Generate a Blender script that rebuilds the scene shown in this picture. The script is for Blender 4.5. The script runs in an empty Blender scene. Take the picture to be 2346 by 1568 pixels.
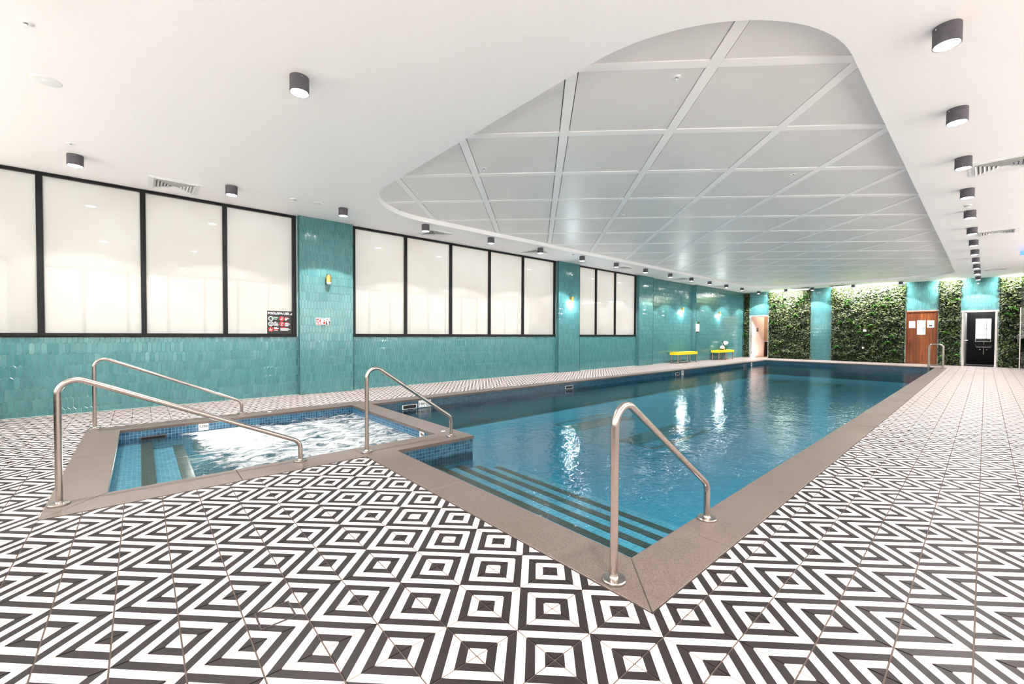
import bpy, bmesh, math, random
from mathutils import Vector, Matrix, noise
from mathutils.geometry import tessellate_polygon
random.seed(7)
R = math.radians
SC = bpy.context.scene
COL = SC.collection
# ------------------------------------------------------------------ camera
H = 1.1731
FPX, YAW, PITCH, ROLL = 961.34, R(48.449), R(-1.081), R(0.222)
fwd = Vector((-math.sin(YAW)*math.cos(PITCH), math.cos(YAW)*math.cos(PITCH), math.sin(PITCH)))
rt = Vector((math.cos(YAW), math.sin(YAW), 0)); up = rt.cross(fwd)
cr, sr = math.cos(ROLL), math.sin(ROLL)
rt, up = cr*rt + sr*up, -sr*rt + cr*up
cd = bpy.data.cameras.new('camera'); cam = bpy.data.objects.new('camera', cd); COL.objects.link(cam)
cd.sensor_width = 36; cd.sensor_fit = 'HORIZONTAL'; cd.lens = 36*FPX/2346; cd.clip_start = .02; cd.clip_end = 200
M = Matrix((rt, up, -fwd)).transposed().to_4x4(); M.translation = Vector((0, 0, H)); cam.matrix_world = M
SC.camera = cam
def proj(p):
    d = Vector(p) - Vector((0, 0, H)); z = d.dot(fwd)
    if z < .05: return None
    return (1173 + FPX*d.dot(rt)/z, 784 - FPX*d.dot(up)/z, z)
# ------------------------------------------------------------------ world, exposure, light levels
WORLD = 4.0            # daylight outside the frosted windows
LAMP = 60.0            # watts of one ceiling downlight
SCONCE = 4.0
w = bpy.data.worlds.new('daylight'); SC.world = w; w.use_nodes = True
bg = w.node_tree.nodes['Background']; bg.inputs[0].default_value = (1, .985, .97, 1); bg.inputs[1].default_value = WORLD
SC.view_settings.view_transform = 'Standard'; SC.view_settings.look = 'None'
SC.view_settings.exposure = 2.62; SC.view_settings.gamma = 1; SC.view_settings.use_curve_mapping = False
SC.cycles.max_bounces = 8; SC.cycles.diffuse_bounces = 5; SC.cycles.glossy_bounces = 4
SC.cycles.transparent_max_bounces = 8; SC.cycles.sample_clamp_indirect = 6.0
SC.cycles.adaptive_threshold = .02; SC.cycles.caustics_reflective = False; SC.cycles.caustics_refractive = False

# ------------------------------------------------------------------ materials
def lin(r, g, b):
    f = lambda c: c/12.92 if c <= .04045 else ((c+.055)/1.055)**2.4
    return (f(r/255), f(g/255), f(b/255), 1)
class NT:
    def __init__(s, name):
        s.m = bpy.data.materials.new(name); s.m.use_nodes = True; s.t = s.m.node_tree
        s.b = s.t.nodes['Principled BSDF']; s.out = s.t.nodes['Material Output']
    def n(s, typ, **kw):
        x = s.t.nodes.new(typ)
        for k, v in kw.items():
            if k.startswith('i_'):
                key = k[2:]; key = int(key) if key.isdigit() else key.replace('_', ' ')
                x.inputs[key].default_value = v
            else: setattr(x, k, v)
        return x
    def l(s, a, b): s.t.links.new(a, b)
    def math(s, op, a, b=None, c=None):
        x = s.t.nodes.new('ShaderNodeMath'); x.operation = op
        for i, v in enumerate((a, b, c)):
            if v is None: continue
            if isinstance(v, (int, float)): x.inputs[i].default_value = v
            else: s.l(v, x.inputs[i])
        return x.outputs[0]
    def mix(s, f, a, b, blend='MIX'):
        x = s.t.nodes.new('ShaderNodeMix'); x.data_type = 'RGBA'; x.blend_type = blend
        for i, v in ((0, f), (6, a), (7, b)):
            if isinstance(v, (int, float, tuple)): x.inputs[i].default_value = v
            else: s.l(v, x.inputs[i])
        return x.outputs[2]
    def noise(s, scale, detail=2, coord='Object', rough=.5):
        tc = s.n('ShaderNodeTexCoord'); nz = s.n('ShaderNodeTexNoise'); nz.inputs['Scale'].default_value = scale
        nz.inputs['Detail'].default_value = detail; nz.inputs['Roughness'].default_value = rough
        s.l(tc.outputs[coord], nz.inputs['Vector']); return nz.outputs['Fac']
    def ramp(s, f, *stops):
        x = s.n('ShaderNodeValToRGB'); e = x.color_ramp.elements
        while len(e) < len(stops): e.new(.5)
        for k, (p, c) in enumerate(stops): e[k].position = p; e[k].color = c if len(c) == 4 else (*c, 1)
        s.l(f, x.inputs[0]); return x.outputs[0]
    def bump(s, h, strength, dist=.01):
        x = s.n('ShaderNodeBump'); x.inputs['Strength'].default_value = strength; x.inputs['Distance'].default_value = dist
        s.l(h, x.inputs['Height']); return x.outputs[0]
    def set(s, **kw):
        for k, v in kw.items(): s.b.inputs[k.replace('_', ' ')].default_value = v
        return s
def plain(name, col, rough=.5, metal=0, coat=0, var=.06, scale=30, bump=0, spec=.5):
    t = NT(name); t.set(Specular_IOR_Level=spec); t.set(Roughness=rough, Metallic=metal, Coat_Weight=coat, Coat_Roughness=.05)
    f = t.noise(scale, 3)
    d = tuple(c*(1-var) for c in col[:3])+(1,); u = tuple(min(1, c*(1+var)) for c in col[:3])+(1,)
    t.l(t.ramp(f, (.3, d), (.7, u)), t.b.inputs['Base Color'])
    if bump: t.l(t.bump(f, bump, .004), t.b.inputs['Normal'])
    return t.m
def emit(name, col, s):
    t = NT(name); t.set(Base_Color=col, Emission_Color=col, Emission_Strength=s); return t.m
def island(t):
    g = t.n('ShaderNodeNewGeometry'); o = t.n('ShaderNodeObjectInfo')
    return t.math('FRACT', t.math('ADD', g.outputs['Random Per Island'], o.outputs['Random']))
MT = {}
def m_floor_tile():
    t = NT('patterned floor tile'); uv = t.n('ShaderNodeUVMap'); sp = t.n('ShaderNodeSeparateXYZ'); t.l(uv.outputs[0], sp.inputs[0])
    d = t.math('ADD', sp.outputs[0], sp.outputs[1])
    st = t.math('MODULO', t.math('FLOOR', t.math('MULTIPLY', d, 4.0)), 2.0)
    st = t.math('GREATER_THAN', st, .5)
    n1 = t.noise(9, 4); n2 = t.noise(160, 2)
    blk = t.mix(n1, (.007, .0052, .0055, 1), (.017, .013, .0135, 1)); wht = t.mix(n1, (.52, .445, .42, 1), (.59, .515, .49, 1))
    c = t.mix(st, blk, wht); c = t.mix(t.math('MULTIPLY', n2, .05), c, (.12, .10, .10, 1))
    t.l(c, t.b.inputs['Base Color']); t.set(Roughness=.42, Specular_IOR_Level=.22); t.l(t.bump(n2, .06, .002), t.b.inputs['Normal']); return t.m
def m_teal():
    t = NT('glazed teal picket tile'); r = island(t)
    n1 = t.noise(55, 3); n2 = t.noise(6, 2)
    c = t.mix(r, lin(62, 116, 120), lin(77, 129, 132)); c = t.mix(t.math('MULTIPLY', n1, .35), c, lin(56, 109, 114))
    t.l(c, t.b.inputs['Base Color']); t.set(Roughness=.10, Specular_IOR_Level=.6)
    t.l(t.bump(t.math('ADD', t.math('MULTIPLY', n2, 2.0), t.math('MULTIPLY', n1, .4)), .22, .006), t.b.inputs['Normal']); return t.m
def m_mosaic(name, c1, c2, gr, rough=.12, size=.036):
    t = NT(name); uv = t.n('ShaderNodeUVMap'); b = t.n('ShaderNodeTexBrick'); b.offset = 0; b.squash = 1
    for k, v in (('Color1', c1), ('Color2', c2), ('Mortar', gr), ('Scale', 1.0), ('Mortar Size', .0022), ('Mortar Smooth', .1), ('Bias', 0.0), ('Brick Width', size), ('Row Height', size)):
        b.inputs[k].default_value = v
    t.l(uv.outputs[0], b.inputs['Vector']); n1 = t.noise(3, 2)
    c = t.mix(t.math('MULTIPLY', n1, .3), b.outputs['Color'], c1)
    t.l(c, t.b.inputs['Base Color']); t.set(Roughness=rough)
    t.l(t.bump(t.math('SUBTRACT', 1.0, b.outputs['Fac']), .4, .003), t.b.inputs['Normal']); return t.m
def m_water(name, tint, sx, strength, foam=False):
    t = NT(name); tc = t.n('ShaderNodeTexCoord'); mp = t.n('ShaderNodeMapping'); mp.inputs['Scale'].default_value = sx
    t.l(tc.outputs['Object'], mp.inputs[0])
    def nz(scale, det):
        x = t.n('ShaderNodeTexNoise'); x.inputs['Scale'].default_value = scale; x.inputs['Detail'].default_value = det; t.l(mp.outputs[0], x.inputs[0]); return x.outputs['Fac']
    h = t.math('ADD', t.math('MULTIPLY', nz(1.6, 2), .45), t.math('ADD', t.math('MULTIPLY', nz(6.5, 2), .36), t.math('MULTIPLY', nz(26, 3), .13)))
    nrm = t.bump(h, strength, .05)
    fr = t.n('ShaderNodeFresnel'); fr.inputs['IOR'].default_value = 1.33; t.l(nrm, fr.inputs['Normal'])
    tr = t.n('ShaderNodeBsdfTransparent'); tr.inputs[0].default_value = tint
    gl = t.n('ShaderNodeBsdfGlossy'); gl.inputs['Roughness'].default_value = .012; t.l(nrm, gl.inputs['Normal'])
    mx = t.n('ShaderNodeMixShader'); t.l(fr.outputs[0], mx.inputs[0]); t.l(tr.outputs[0], mx.inputs[1]); t.l(gl.outputs[0], mx.inputs[2])
    last = mx.outputs[0]
    if foam:
        at = t.n('ShaderNodeAttribute'); at.attribute_name = 'foam'
        wp = t.n('ShaderNodeTexNoise'); wp.inputs['Scale'].default_value = 3.0; wp.inputs['Detail'].default_value = 3; t.l(tc.outputs['Object'], wp.inputs[0])
        ad = t.n('ShaderNodeVectorMath', operation='MULTIPLY_ADD'); t.l(wp.outputs['Color'], ad.inputs[0]); ad.inputs[1].default_value = (.55, .55, 0); t.l(tc.outputs['Object'], ad.inputs[2])
        mp2 = t.n('ShaderNodeMapping'); mp2.inputs['Scale'].default_value = (5.5, 2.2, 1); t.l(ad.outputs[0], mp2.inputs[0])
        f = t.n('ShaderNodeTexNoise'); f.inputs['Scale'].default_value = 2.6; f.inputs['Detail'].default_value = 6; f.inputs['Roughness'].default_value = .72; t.l(mp2.outputs[0], f.inputs[0])
        v = t.math('ADD', f.outputs['Fac'], t.math('MULTIPLY', t.math('SUBTRACT', at.outputs['Fac'], .5), .42))
        msk = t.ramp(v, (.49, (0, 0, 0)), (.66, (1, 1, 1)))
        d1 = t.n('ShaderNodeBsdfDiffuse'); d1.inputs[0].default_value = (.50, .53, .54, 1)
        d2 = t.n('ShaderNodeBsdfTranslucent'); d2.inputs[0].default_value = (.6, .62, .60, 1)
        df = t.n('ShaderNodeMixShader'); df.inputs[0].default_value = .3; t.l(d1.outputs[0], df.inputs[1]); t.l(d2.outputs[0], df.inputs[2])
        m2 = t.n('ShaderNodeMixShader'); t.l(t.math('MULTIPLY', msk, .97), m2.inputs[0]); t.l(last, m2.inputs[1]); t.l(df.outputs[0], m2.inputs[2]); last = m2.outputs[0]
    t.l(last, t.out.inputs['Surface']); return t.m
def m_pane(name, thru):
    t = NT(name); n1 = t.noise(1.2, 3)
    df = t.n('ShaderNodeBsdfDiffuse'); df.inputs[0].default_value = (.14, .135, .13, 1)
    tl = t.n('ShaderNodeBsdfTranslucent'); t.l(t.ramp(n1, (.3, (.82, .80, .755)), (.7, (.88, .87, .83))), tl.inputs[0])
    m1 = t.n('ShaderNodeMixShader'); m1.inputs[0].default_value = thru; t.l(df.outputs[0], m1.inputs[1]); t.l(tl.outputs[0], m1.inputs[2])
    fr = t.n('ShaderNodeFresnel'); fr.inputs['IOR'].default_value = 1.5
    gl = t.n('ShaderNodeBsdfGlossy'); gl.inputs['Roughness'].default_value = .02
    m2 = t.n('ShaderNodeMixShader'); t.l(fr.outputs[0], m2.inputs[0]); t.l(m1.outputs[0], m2.inputs[1]); t.l(gl.outputs[0], m2.inputs[2])
    t.l(m2.outputs[0], t.out.inputs['Surface']); return t.m
def m_leaf():
    t = NT('living wall leaf'); r = island(t)
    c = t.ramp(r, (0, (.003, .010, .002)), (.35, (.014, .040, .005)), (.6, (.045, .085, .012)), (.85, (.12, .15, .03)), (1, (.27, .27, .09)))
    n1 = t.noise(5.5, 3, rough=.65); c = t.mix(t.ramp(n1, (.42, (0, 0, 0)), (.62, (.85, .85, .85))), c, (.007, .022, .003, 1))  # dark patches painted in as shadows between foliage clumps
    t.l(c, t.b.inputs['Base Color']); t.set(Roughness=.45); return t.m
def m_fern():
    t = NT('bright fern frond'); r = island(t); t.l(t.ramp(r, (0, (.02, .16, .015)), (1, (.10, .36, .05))), t.b.inputs['Base Color']); t.set(Roughness=.4); return t.m
def m_cedar():
    t = NT('cedar plank'); o = t.n('ShaderNodeObjectInfo'); tc = t.n('ShaderNodeTexCoord'); mp = t.n('ShaderNodeMapping'); mp.inputs['Scale'].default_value = (38, 38, 1.6)
    t.l(tc.outputs['Object'], mp.inputs[0]); nz = t.n('ShaderNodeTexNoise'); nz.inputs['Scale'].default_value = 1.2; nz.inputs['Detail'].default_value = 5; t.l(mp.outputs[0], nz.inputs[0])
    c = t.ramp(nz.outputs['Fac'], (.3, lin(96, 45, 16)), (.7, lin(168, 94, 42)))
    c = t.mix(t.math('MULTIPLY', o.outputs['Random'], .8), c, lin(92, 42, 16)); t.l(c, t.b.inputs['Base Color']); t.set(Roughness=.45); return t.m
def m_stone():
    t = NT('grey brown coping stone'); n1 = t.noise(3.5, 4); n2 = t.noise(140, 3, rough=.7); o = t.n('ShaderNodeObjectInfo')
    c = t.mix(n1, (.100, .073, .062, 1), (.132, .100, .086, 1)); c = t.mix(t.ramp(n2, (.40, (1, 1, 1)), (.52, (0, 0, 0))), c, (.05, .037, .03, 1))
    c = t.mix(t.math('MULTIPLY', o.outputs['Random'], .25), c, (.125, .099, .086, 1))
    t.l(c, t.b.inputs['Base Color']); t.set(Roughness=.42); t.l(t.bump(n2, .12, .002), t.b.inputs['Normal']); return t.m
def m_steel():
    t = NT('brushed stainless steel'); tc = t.n('ShaderNodeTexCoord'); mp = t.n('ShaderNodeMapping'); mp.inputs['Scale'].default_value = (400, 30, 400); t.l(tc.outputs['Object'], mp.inputs[0])
    nz = t.n('ShaderNodeTexNoise'); nz.inputs['Scale'].default_value = 1; t.l(mp.outputs[0], nz.inputs[0])
    t.l(t.mix(nz.outputs['Fac'], (.36, .315, .285, 1), (.52, .465, .43, 1)), t.b.inputs['Base Color']); t.set(Metallic=1.0, Roughness=.24); return t.m
def m_glass():
    t = NT('clear glass'); tr = t.n('ShaderNodeBsdfTransparent'); tr.inputs[0].default_value = (.62, .66, .64, 1); gl = t.n('ShaderNodeBsdfGlossy'); gl.inputs['Roughness'].default_value = .01
    f = t.n('ShaderNodeFresnel'); f.inputs['IOR'].default_value = 1.5; mx = t.n('ShaderNodeMixShader'); t.l(f.outputs[0], mx.inputs[0]); t.l(tr.outputs[0], mx.inputs[1]); t.l(gl.outputs[0], mx.inputs[2]); t.l(mx.outputs[0], t.out.inputs['Surface']); return t.m
MT['ftile'] = m_floor_tile(); MT['teal'] = m_teal(); MT['leaf'] = m_leaf(); MT['fern'] = m_fern(); MT['cedar'] = m_cedar(); MT['stone'] = m_stone(); MT['steel'] = m_steel(); MT['glass'] = m_glass(); MT['pane'] = m_pane('frosted window film', .325); MT['dpane'] = m_pane('frosted daylight glass', .88)
MT['grout'] = plain('brown grout', (.07, .05, .04, 1), .8, var=.25, scale=20)
MT['tgrout'] = plain('pale wall grout', lin(188, 212, 209), .7)
MT['ceil'] = plain('white ceiling paint', (.93, .912, .915, 1), .55, var=.01)
MT['panel'] = plain('pale grey acoustic panel', (.83, .79, .77, 1), .38, var=.02, scale=2)
MT['beam'] = plain('white beam paint', (.97, .94, .925, 1), .5, var=.01)
MT['gap_shade'] = plain('painted gap shade', (.01, .01, .01, 1), .9)  # near-black colour stands in for shade inside gaps and slots
MT['frame'] = plain('black window metal', (.004, .0045, .006, 1), .40, var=.2, spec=.25)
MT['lampbody'] = plain('charcoal lamp housing', (.078, .070, .086, 1), .55, var=.15)
MT['lens'] = emit('lamp lens', (1, .98, .96, 1), 40)
MT['wline'] = m_mosaic('waterline mosaic', lin(20, 62, 92), lin(58, 108, 142), lin(120, 165, 190))
MT['pline'] = m_mosaic('pool waterline mosaic', lin(10, 46, 70), lin(36, 84, 110), lin(84, 130, 150))
MT['pmos'] = m_mosaic('pool floor mosaic', lin(48, 118, 144), lin(68, 136, 158), lin(92, 150, 168), .25)
MT['smos'] = m_mosaic('spa floor mosaic', lin(74, 122, 142), lin(98, 146, 162), lin(124, 164, 174), .25)
MT['nose'] = m_mosaic('black nosing mosaic', lin(34, 27, 22), lin(54, 44, 36), lin(104, 92, 74), .3, .026)
MT['inlay'] = m_mosaic('dark inlay mosaic', lin(38, 70, 72), lin(56, 92, 92), lin(60, 96, 100), .3, .03)
MT['inlay2'] = m_mosaic('sand inlay mosaic', lin(120, 140, 128), lin(140, 158, 144), lin(110, 140, 140), .3, .03)
MT['pwater'] = m_water('pool water', (.60, .91, .955, 1), (1, 1, 1), .34)
MT['swater'] = m_water('spa water', (.74, .92, .955, 1), (1.3, 1.3, 1), .55, True)
MT['white'] = plain('white plastic', (.82, .82, .82, 1), .4, var=.02)
MT['paper'] = plain('white paper', (.88, .87, .88, 1), .8, var=.02)
MT['blackp'] = plain('black print', (.012, .012, .013, 1), .45, var=.1)
MT['dgrey'] = plain('dark grey print', (.06, .06, .065, 1), .5)
MT['red'] = plain('red print', lin(222, 38, 40), .5)
MT['green'] = plain('green print', lin(20, 140, 84), .5)
MT['yellow'] = plain('yellow laminate', lin(250, 222, 40), .3, var=.03)
MT['brass'] = plain('satin brass', (.78, .50, .17, 1), .26, 1)
MT['globe_off'] = plain('white glass dome', (.80, .82, .86, 1), .15)
MT['globe'] = emit('lit glass dome', (1, .98, .97, 1), 40)
MT['soil'] = plain('dark planting felt', (.006, .011, .004, 1), .95)
MT['cedarf'] = plain('cedar frame', lin(128, 64, 28), .5, var=.2, scale=12)
MT['blackwall'] = plain('black restroom tile', (.004, .004, .0045, 1), .4, spec=.12)
MT['mirror'] = plain('mirror glass', (.85, .88, .9, 1), .02, 1, var=.005)
MT['tint'] = plain('grey tinted door glass', (.30, .36, .43, 1), .04, 1, var=.01)
MT['beige'] = plain('beige restroom wall', lin(150, 122, 96), .6)
MT['pink'] = plain('pale pink door paint', lin(226, 196, 184), .45, var=.02)
MT['alu'] = plain('aluminium door frame', (.62, .59, .57, 1), .35, .8)
MT['basin'] = plain('grey white ceramic', lin(170, 165, 168), .2)
MT['vanity'] = plain('black vanity', (.008, .007, .007, 1), .4)
MT['wallp'] = plain('white wall paint', (.82, .81, .80, 1), .6, var=.015)
MT['bluelit'] = emit('blue sign face', (.03, .09, .75, 1), 1.0)
MT['gcan'] = plain('dark green bucket plastic', lin(24, 92, 70), .35)
MT['navy'] = plain('navy handle plastic', lin(18, 44, 66), .3)
MT['net'] = plain('white mesh net', (.86, .87, .90, 1), .7, var=.05, scale=60)
MT['amber'] = plain('amber label', lin(196, 140, 30), .5)
MT['darkbr'] = plain('dark brown base', lin(60, 38, 26), .5)
MT['seam'] = plain('hatch rim metal', lin(40, 31, 27), .5, var=.3, scale=60)
MT['wglow'] = emit('underwater lamp face', (1, .95, .82, 1), 1.0)

# ------------------------------------------------------------------ mesh builder
class MB:
    def __init__(s): s.v = []; s.f = []; s.uv = {}
    def face(s, pts, uv=None):
        b = len(s.v); s.v += [tuple(p) for p in pts]
        if uv: s.uv[len(s.f)] = uv
        s.f.append(tuple(range(b, b+len(pts)))); return s
    def box(s, x0, y0, z0, x1, y1, z1, c=0):
        if x0 > x1: x0, x1 = x1, x0
        if y0 > y1: y0, y1 = y1, y0
        if z0 > z1: z0, z1 = z1, z0
        if c: return s.cbox(x0, y0, z0, x1, y1, z1, c)
        b = len(s.v); s.v += [(x, y, z) for z in (z0, z1) for y in (y0, y1) for x in (x0, x1)]
        for q in ((0, 2, 3, 1), (4, 5, 7, 6), (0, 1, 5, 4), (2, 6, 7, 3), (0, 4, 6, 2), (1, 3, 7, 5)): s.f.append(tuple(b+i for i in q))
        return s
    def cbox(s, x0, y0, z0, x1, y1, z1, c):    # box with a chamfered rim on every edge
        bm = bmesh.new(); bmesh.ops.create_cube(bm, size=1)
        for v in bm.verts: v.co = Vector(((x0+x1)/2+v.co.x*(x1-x0), (y0+y1)/2+v.co.y*(y1-y0), (z0+z1)/2+v.co.z*(z1-z0)))
        bmesh.ops.bevel(bm, geom=list(bm.edges), offset=c, segments=1, affect='EDGES')
        return s.addbm(bm)
    def addbm(s, bm, mat=None):
        b = len(s.v); bm.verts.index_update()
        for v in bm.verts: s.v.append(tuple((mat @ v.co) if mat else v.co))
        for f in bm.faces: s.f.append(tuple(b+v.index for v in f.verts))
        bm.free(); return s
    def prism(s, poly, z0, z1, c=0):           # polygon in xy, counter-clockwise; chamfered top
        n = len(poly); b = len(s.v)
        top = inset(poly, c) if c else poly
        s.v += [(x, y, z0) for x, y in poly] + [(x, y, z1-c) for x, y in poly]
        if c: s.v += [(x, y, z1) for x, y in top]
        for i in range(n):
            j = (i+1) % n; s.f.append((b+i, b+j, b+n+j, b+n+i))
            if c: s.f.append((b+n+i, b+n+j, b+2*n+j, b+2*n+i))
        s.f.append(tuple(b+(2*n if c else n)+i for i in range(n))); s.f.append(tuple(b+i for i in reversed(range(n)))); return s
    def lathe(s, prof, o=(0, 0, 0), n=24, axis='z'):
        b = len(s.v); m = len(prof)
        for r, h in prof:
            for k in range(n):
                a = 2*math.pi*k/n; x, y = r*math.cos(a), r*math.sin(a)
                p = (x, y, h) if axis == 'z' else ((h, x, y) if axis == 'x' else (y, h, x))
                s.v.append((o[0]+p[0], o[1]+p[1], o[2]+p[2]))
        for i in range(m-1):
            for k in range(n):
                k2 = (k+1) % n; s.f.append((b+i*n+k, b+i*n+k2, b+(i+1)*n+k2, b+(i+1)*n+k))
        if prof[0][0] > 1e-6: s.f.append(tuple(b+k for k in reversed(range(n))))
        if prof[-1][0] > 1e-6: s.f.append(tuple(b+(m-1)*n+k for k in range(n)))
        return s
    def tube(s, pts, r, n=16, taper=None):
        pts = [Vector(p) for p in pts]; b = len(s.v); m = len(pts)
        t0 = (pts[1]-pts[0]).normalized(); u = t0.orthogonal().normalized()
        for i, p in enumerate(pts):
            t = (pts[min(i+1, m-1)]-pts[max(i-1, 0)]).normalized(); u = (u-t*u.dot(t)).normalized(); v = t.cross(u)
            rr = r*(taper[i] if taper else 1)
            for k in range(n):
                a = 2*math.pi*k/n; s.v.append(tuple(p+u*math.cos(a)*rr+v*math.sin(a)*rr))
        for i in range(m-1):
            for k in range(n):
                k2 = (k+1) % n; s.f.append((b+i*n+k, b+i*n+k2, b+(i+1)*n+k2, b+(i+1)*n+k))
        s.f.append(tuple(b+k for k in reversed(range(n)))); s.f.append(tuple(b+(m-1)*n+k for k in range(n))); return s
    def mesh(s, name, mat, smooth=False):
        me = bpy.data.meshes.new(name); me.from_pydata(s.v, [], s.f); me.update()
        uvl = me.uv_layers.new(name='UVMap').data
        for p in me.polygons:
            cu = s.uv.get(p.index)
            if cu:
                for k, li in enumerate(p.loop_indices): uvl[li].uv = cu[k]
            else:
                nx, ny, nz = (abs(c) for c in p.normal)
                for li in p.loop_indices:
                    c = me.vertices[me.loops[li].vertex_index].co
                    uvl[li].uv = (c.x, c.y) if nz >= nx and nz >= ny else ((c.y, c.z) if nx >= ny else (c.x, c.z))
        if smooth: me.shade_smooth() if hasattr(me, 'shade_smooth') else [setattr(p, 'use_smooth', True) for p in me.polygons]
        for m in (mat if isinstance(mat, (list, tuple)) else [mat]): me.materials.append(m)
        return me
    def build(s, name, mat, parent=None, smooth=False, **props):
        return link(name, s.mesh(name, mat, smooth), parent, **props)
def link(name, me, parent=None, **props):
    o = bpy.data.objects.new(name, me); COL.objects.link(o)
    if parent: o.parent = parent
    for k, v in props.items(): o[k] = v
    return o
def soft(o, ang=35):       # smooth only the gentle edges
    me = o.data
    for p in me.polygons: p.use_smooth = True
    me.set_sharp_from_angle(angle=R(ang)); return o
def thing(name, label, cat, loc=(0, 0, 0), rz=0, group=None):
    o = bpy.data.objects.new(name, None); COL.objects.link(o); o.location = loc; o.rotation_euler = (0, 0, rz); o.empty_display_size = .1
    o['label'] = label; o['category'] = cat
    if group: o['group'] = group
    return o
def struct(name, mb=None, mat=None, **props):
    if mb is None: o = bpy.data.objects.new(name, None); COL.objects.link(o)
    else: o = mb.build(name, mat)
    o['kind'] = 'structure'
    for k, v in props.items(): o[k] = v
    return o
def inset(poly, d):
    n = len(poly); out = []
    for i in range(n):
        p, q, r_ = Vector(poly[i-1]), Vector(poly[i]), Vector(poly[(i+1) % n])
        a = (q-p).normalized(); b = (r_-q).normalized(); na = Vector((-a.y, a.x)); nb = Vector((-b.y, b.x))
        k = na+nb; l = k.length
        if l < 1e-6: out.append(tuple(q+na*d)); continue
        k /= l; out.append(tuple(q+k*(d/max(.35, k.dot(na)))))
    return out
def clip(poly, clipper):   # Sutherland-Hodgman, convex ccw clipper
    out = list(poly)
    for i in range(len(clipper)):
        a, b = clipper[i], clipper[(i+1) % len(clipper)]
        inside = lambda p: (b[0]-a[0])*(p[1]-a[1])-(b[1]-a[1])*(p[0]-a[0]) >= -1e-9
        src, out = out, []
        for k in range(len(src)):
            p, q = src[k-1], src[k]; ip, iq = inside(p), inside(q)
            if ip != iq:
                d1 = (b[0]-a[0])*(p[1]-a[1])-(b[1]-a[1])*(p[0]-a[0]); d2 = (b[0]-a[0])*(q[1]-a[1])-(b[1]-a[1])*(q[0]-a[0]); t = d1/(d1-d2)
                out.append((p[0]+(q[0]-p[0])*t, p[1]+(q[1]-p[1])*t))
            if iq: out.append(q)
        if len(out) < 3: return []
    res = []
    for p in out:
        if not res or abs(p[0]-res[-1][0])+abs(p[1]-res[-1][1]) > 1e-6: res.append(p)
    if len(res) > 1 and abs(res[0][0]-res[-1][0])+abs(res[0][1]-res[-1][1]) < 1e-6: res.pop()
    return res if len(res) >= 3 else []
def area(poly): return abs(sum(poly[i-1][0]*poly[i][1]-poly[i][0]*poly[i-1][1] for i in range(len(poly))))/2
def rect(x0, y0, x1, y1): return [(x0, y0), (x1, y0), (x1, y1), (x0, y1)]
def px_size(p, s=1):
    q = proj(p)
    if not q or not (-60 < q[0] < 2406 and -60 < q[1] < 1628): return 0
    return s/q[2]**2

# ------------------------------------------------------------------ dimensions
XW, XP, XR, YB, YF, XE, ZC = -8.72, -8.62, -8.56, 24.1, -3.0, 3.2, 3.40
POOL = (-6.75, 1.90, -1.20, 21.80); SPA = (-6.85, -.20, -4.22, 2.58); SPX = -3.89; SPY = 2.85
PW, SW = -.17, -.125          # water levels
T = .2; GX, GY = -1.4098, 1.1070

# ------------------------------------------------------------------ floor and its tiles
deck = [(XW, YF, XE, -.49), (XW, -.49, -7.17, 1.6), (SPX, -.49, XE, 1.6), (XW, 1.6, -7.17, 2.85), (-.91, 1.6, XE, 22.1), (XW, 2.85, -7.05, 22.1), (XW, 22.1, XE, YB)]
fb = MB()
for x0, y0, x1, y1 in deck: fb.box(x0, y0, -.06, x1, y1, -.0035)
floor = struct('floor', fb, MT['grout'])
HATCH = (-2.005, .345, -1.875, .475)
cells = []
for i in range(-44, 26):
    for j in range(-22, 118):
        x0, y0 = GX+i*T, GY+j*T; cell = rect(x0, y0, x0+T, y0+T); pcs = []
        for d in deck:
            p = clip(cell, rect(*d))
            if p and area(p) > 2e-5: pcs.append(p)
        if pcs:
            if sum(map(area, pcs)) > T*T-1e-6: pcs = [cell]
            full = len(pcs) == 1 and pcs[0] is cell
            cells.append((px_size((x0+T/2, y0+T/2, 0)), i, j, pcs, full))
cells.sort(key=lambda c: -c[0])
g = .0025
def tile_piece(mb, poly, i, j, ox, oy):
    xb = GX + (i if i % 2 == 0 else i+1)*T; yb = GY + (j if j % 2 == 0 else j+1)*T
    top = inset(poly, g+.0008); base = inset(poly, g)
    U = lambda p: (abs(p[0]-xb)/T, abs(p[1]-yb)/T)
    mb.face([(x-ox, y-oy, 0) for x, y in top], [U(p) for p in top])
    for k in range(len(poly)):
        l = (k+1) % len(poly)
        mb.face([(base[k][0]-ox, base[k][1]-oy, -.004), (base[l][0]-ox, base[l][1]-oy, -.004), (top[l][0]-ox, top[l][1]-oy, 0), (top[k][0]-ox, top[k][1]-oy, 0)], [U(base[k]), U(base[l]), U(top[l]), U(top[k])])
mb = MB(); tile_piece(mb, rect(GX, GY, GX+T, GY+T), 0, 0, GX+T/2, GY+T/2)
tile_me = mb.mesh('floor_tile', MT['ftile'])
rest = MB()
for n, (s, i, j, pcs, full) in enumerate(cells):
    if n < 300 and s > 0:
        if full:
            o = link('floor_tile', tile_me, floor); o.location = (GX+(i+.5)*T, GY+(j+.5)*T, 0)
            o.rotation_euler = (0, 0, {(0, 0): 0, (1, 0): R(90), (1, 1): R(180), (0, 1): R(270)}[(i % 2, j % 2)])
        else:
            mb = MB(); cx, cy = GX+(i+.5)*T, GY+(j+.5)*T
            for p in pcs: tile_piece(mb, p, i, j, cx, cy)
            mb.build('floor_tile', MT['ftile'], floor).location = (cx, cy, 0)
    else:
        for p in pcs: tile_piece(rest, p, i, j, 0, 0)
rest.build('floor_tiles', MT['ftile'], floor, kind='stuff')

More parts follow.
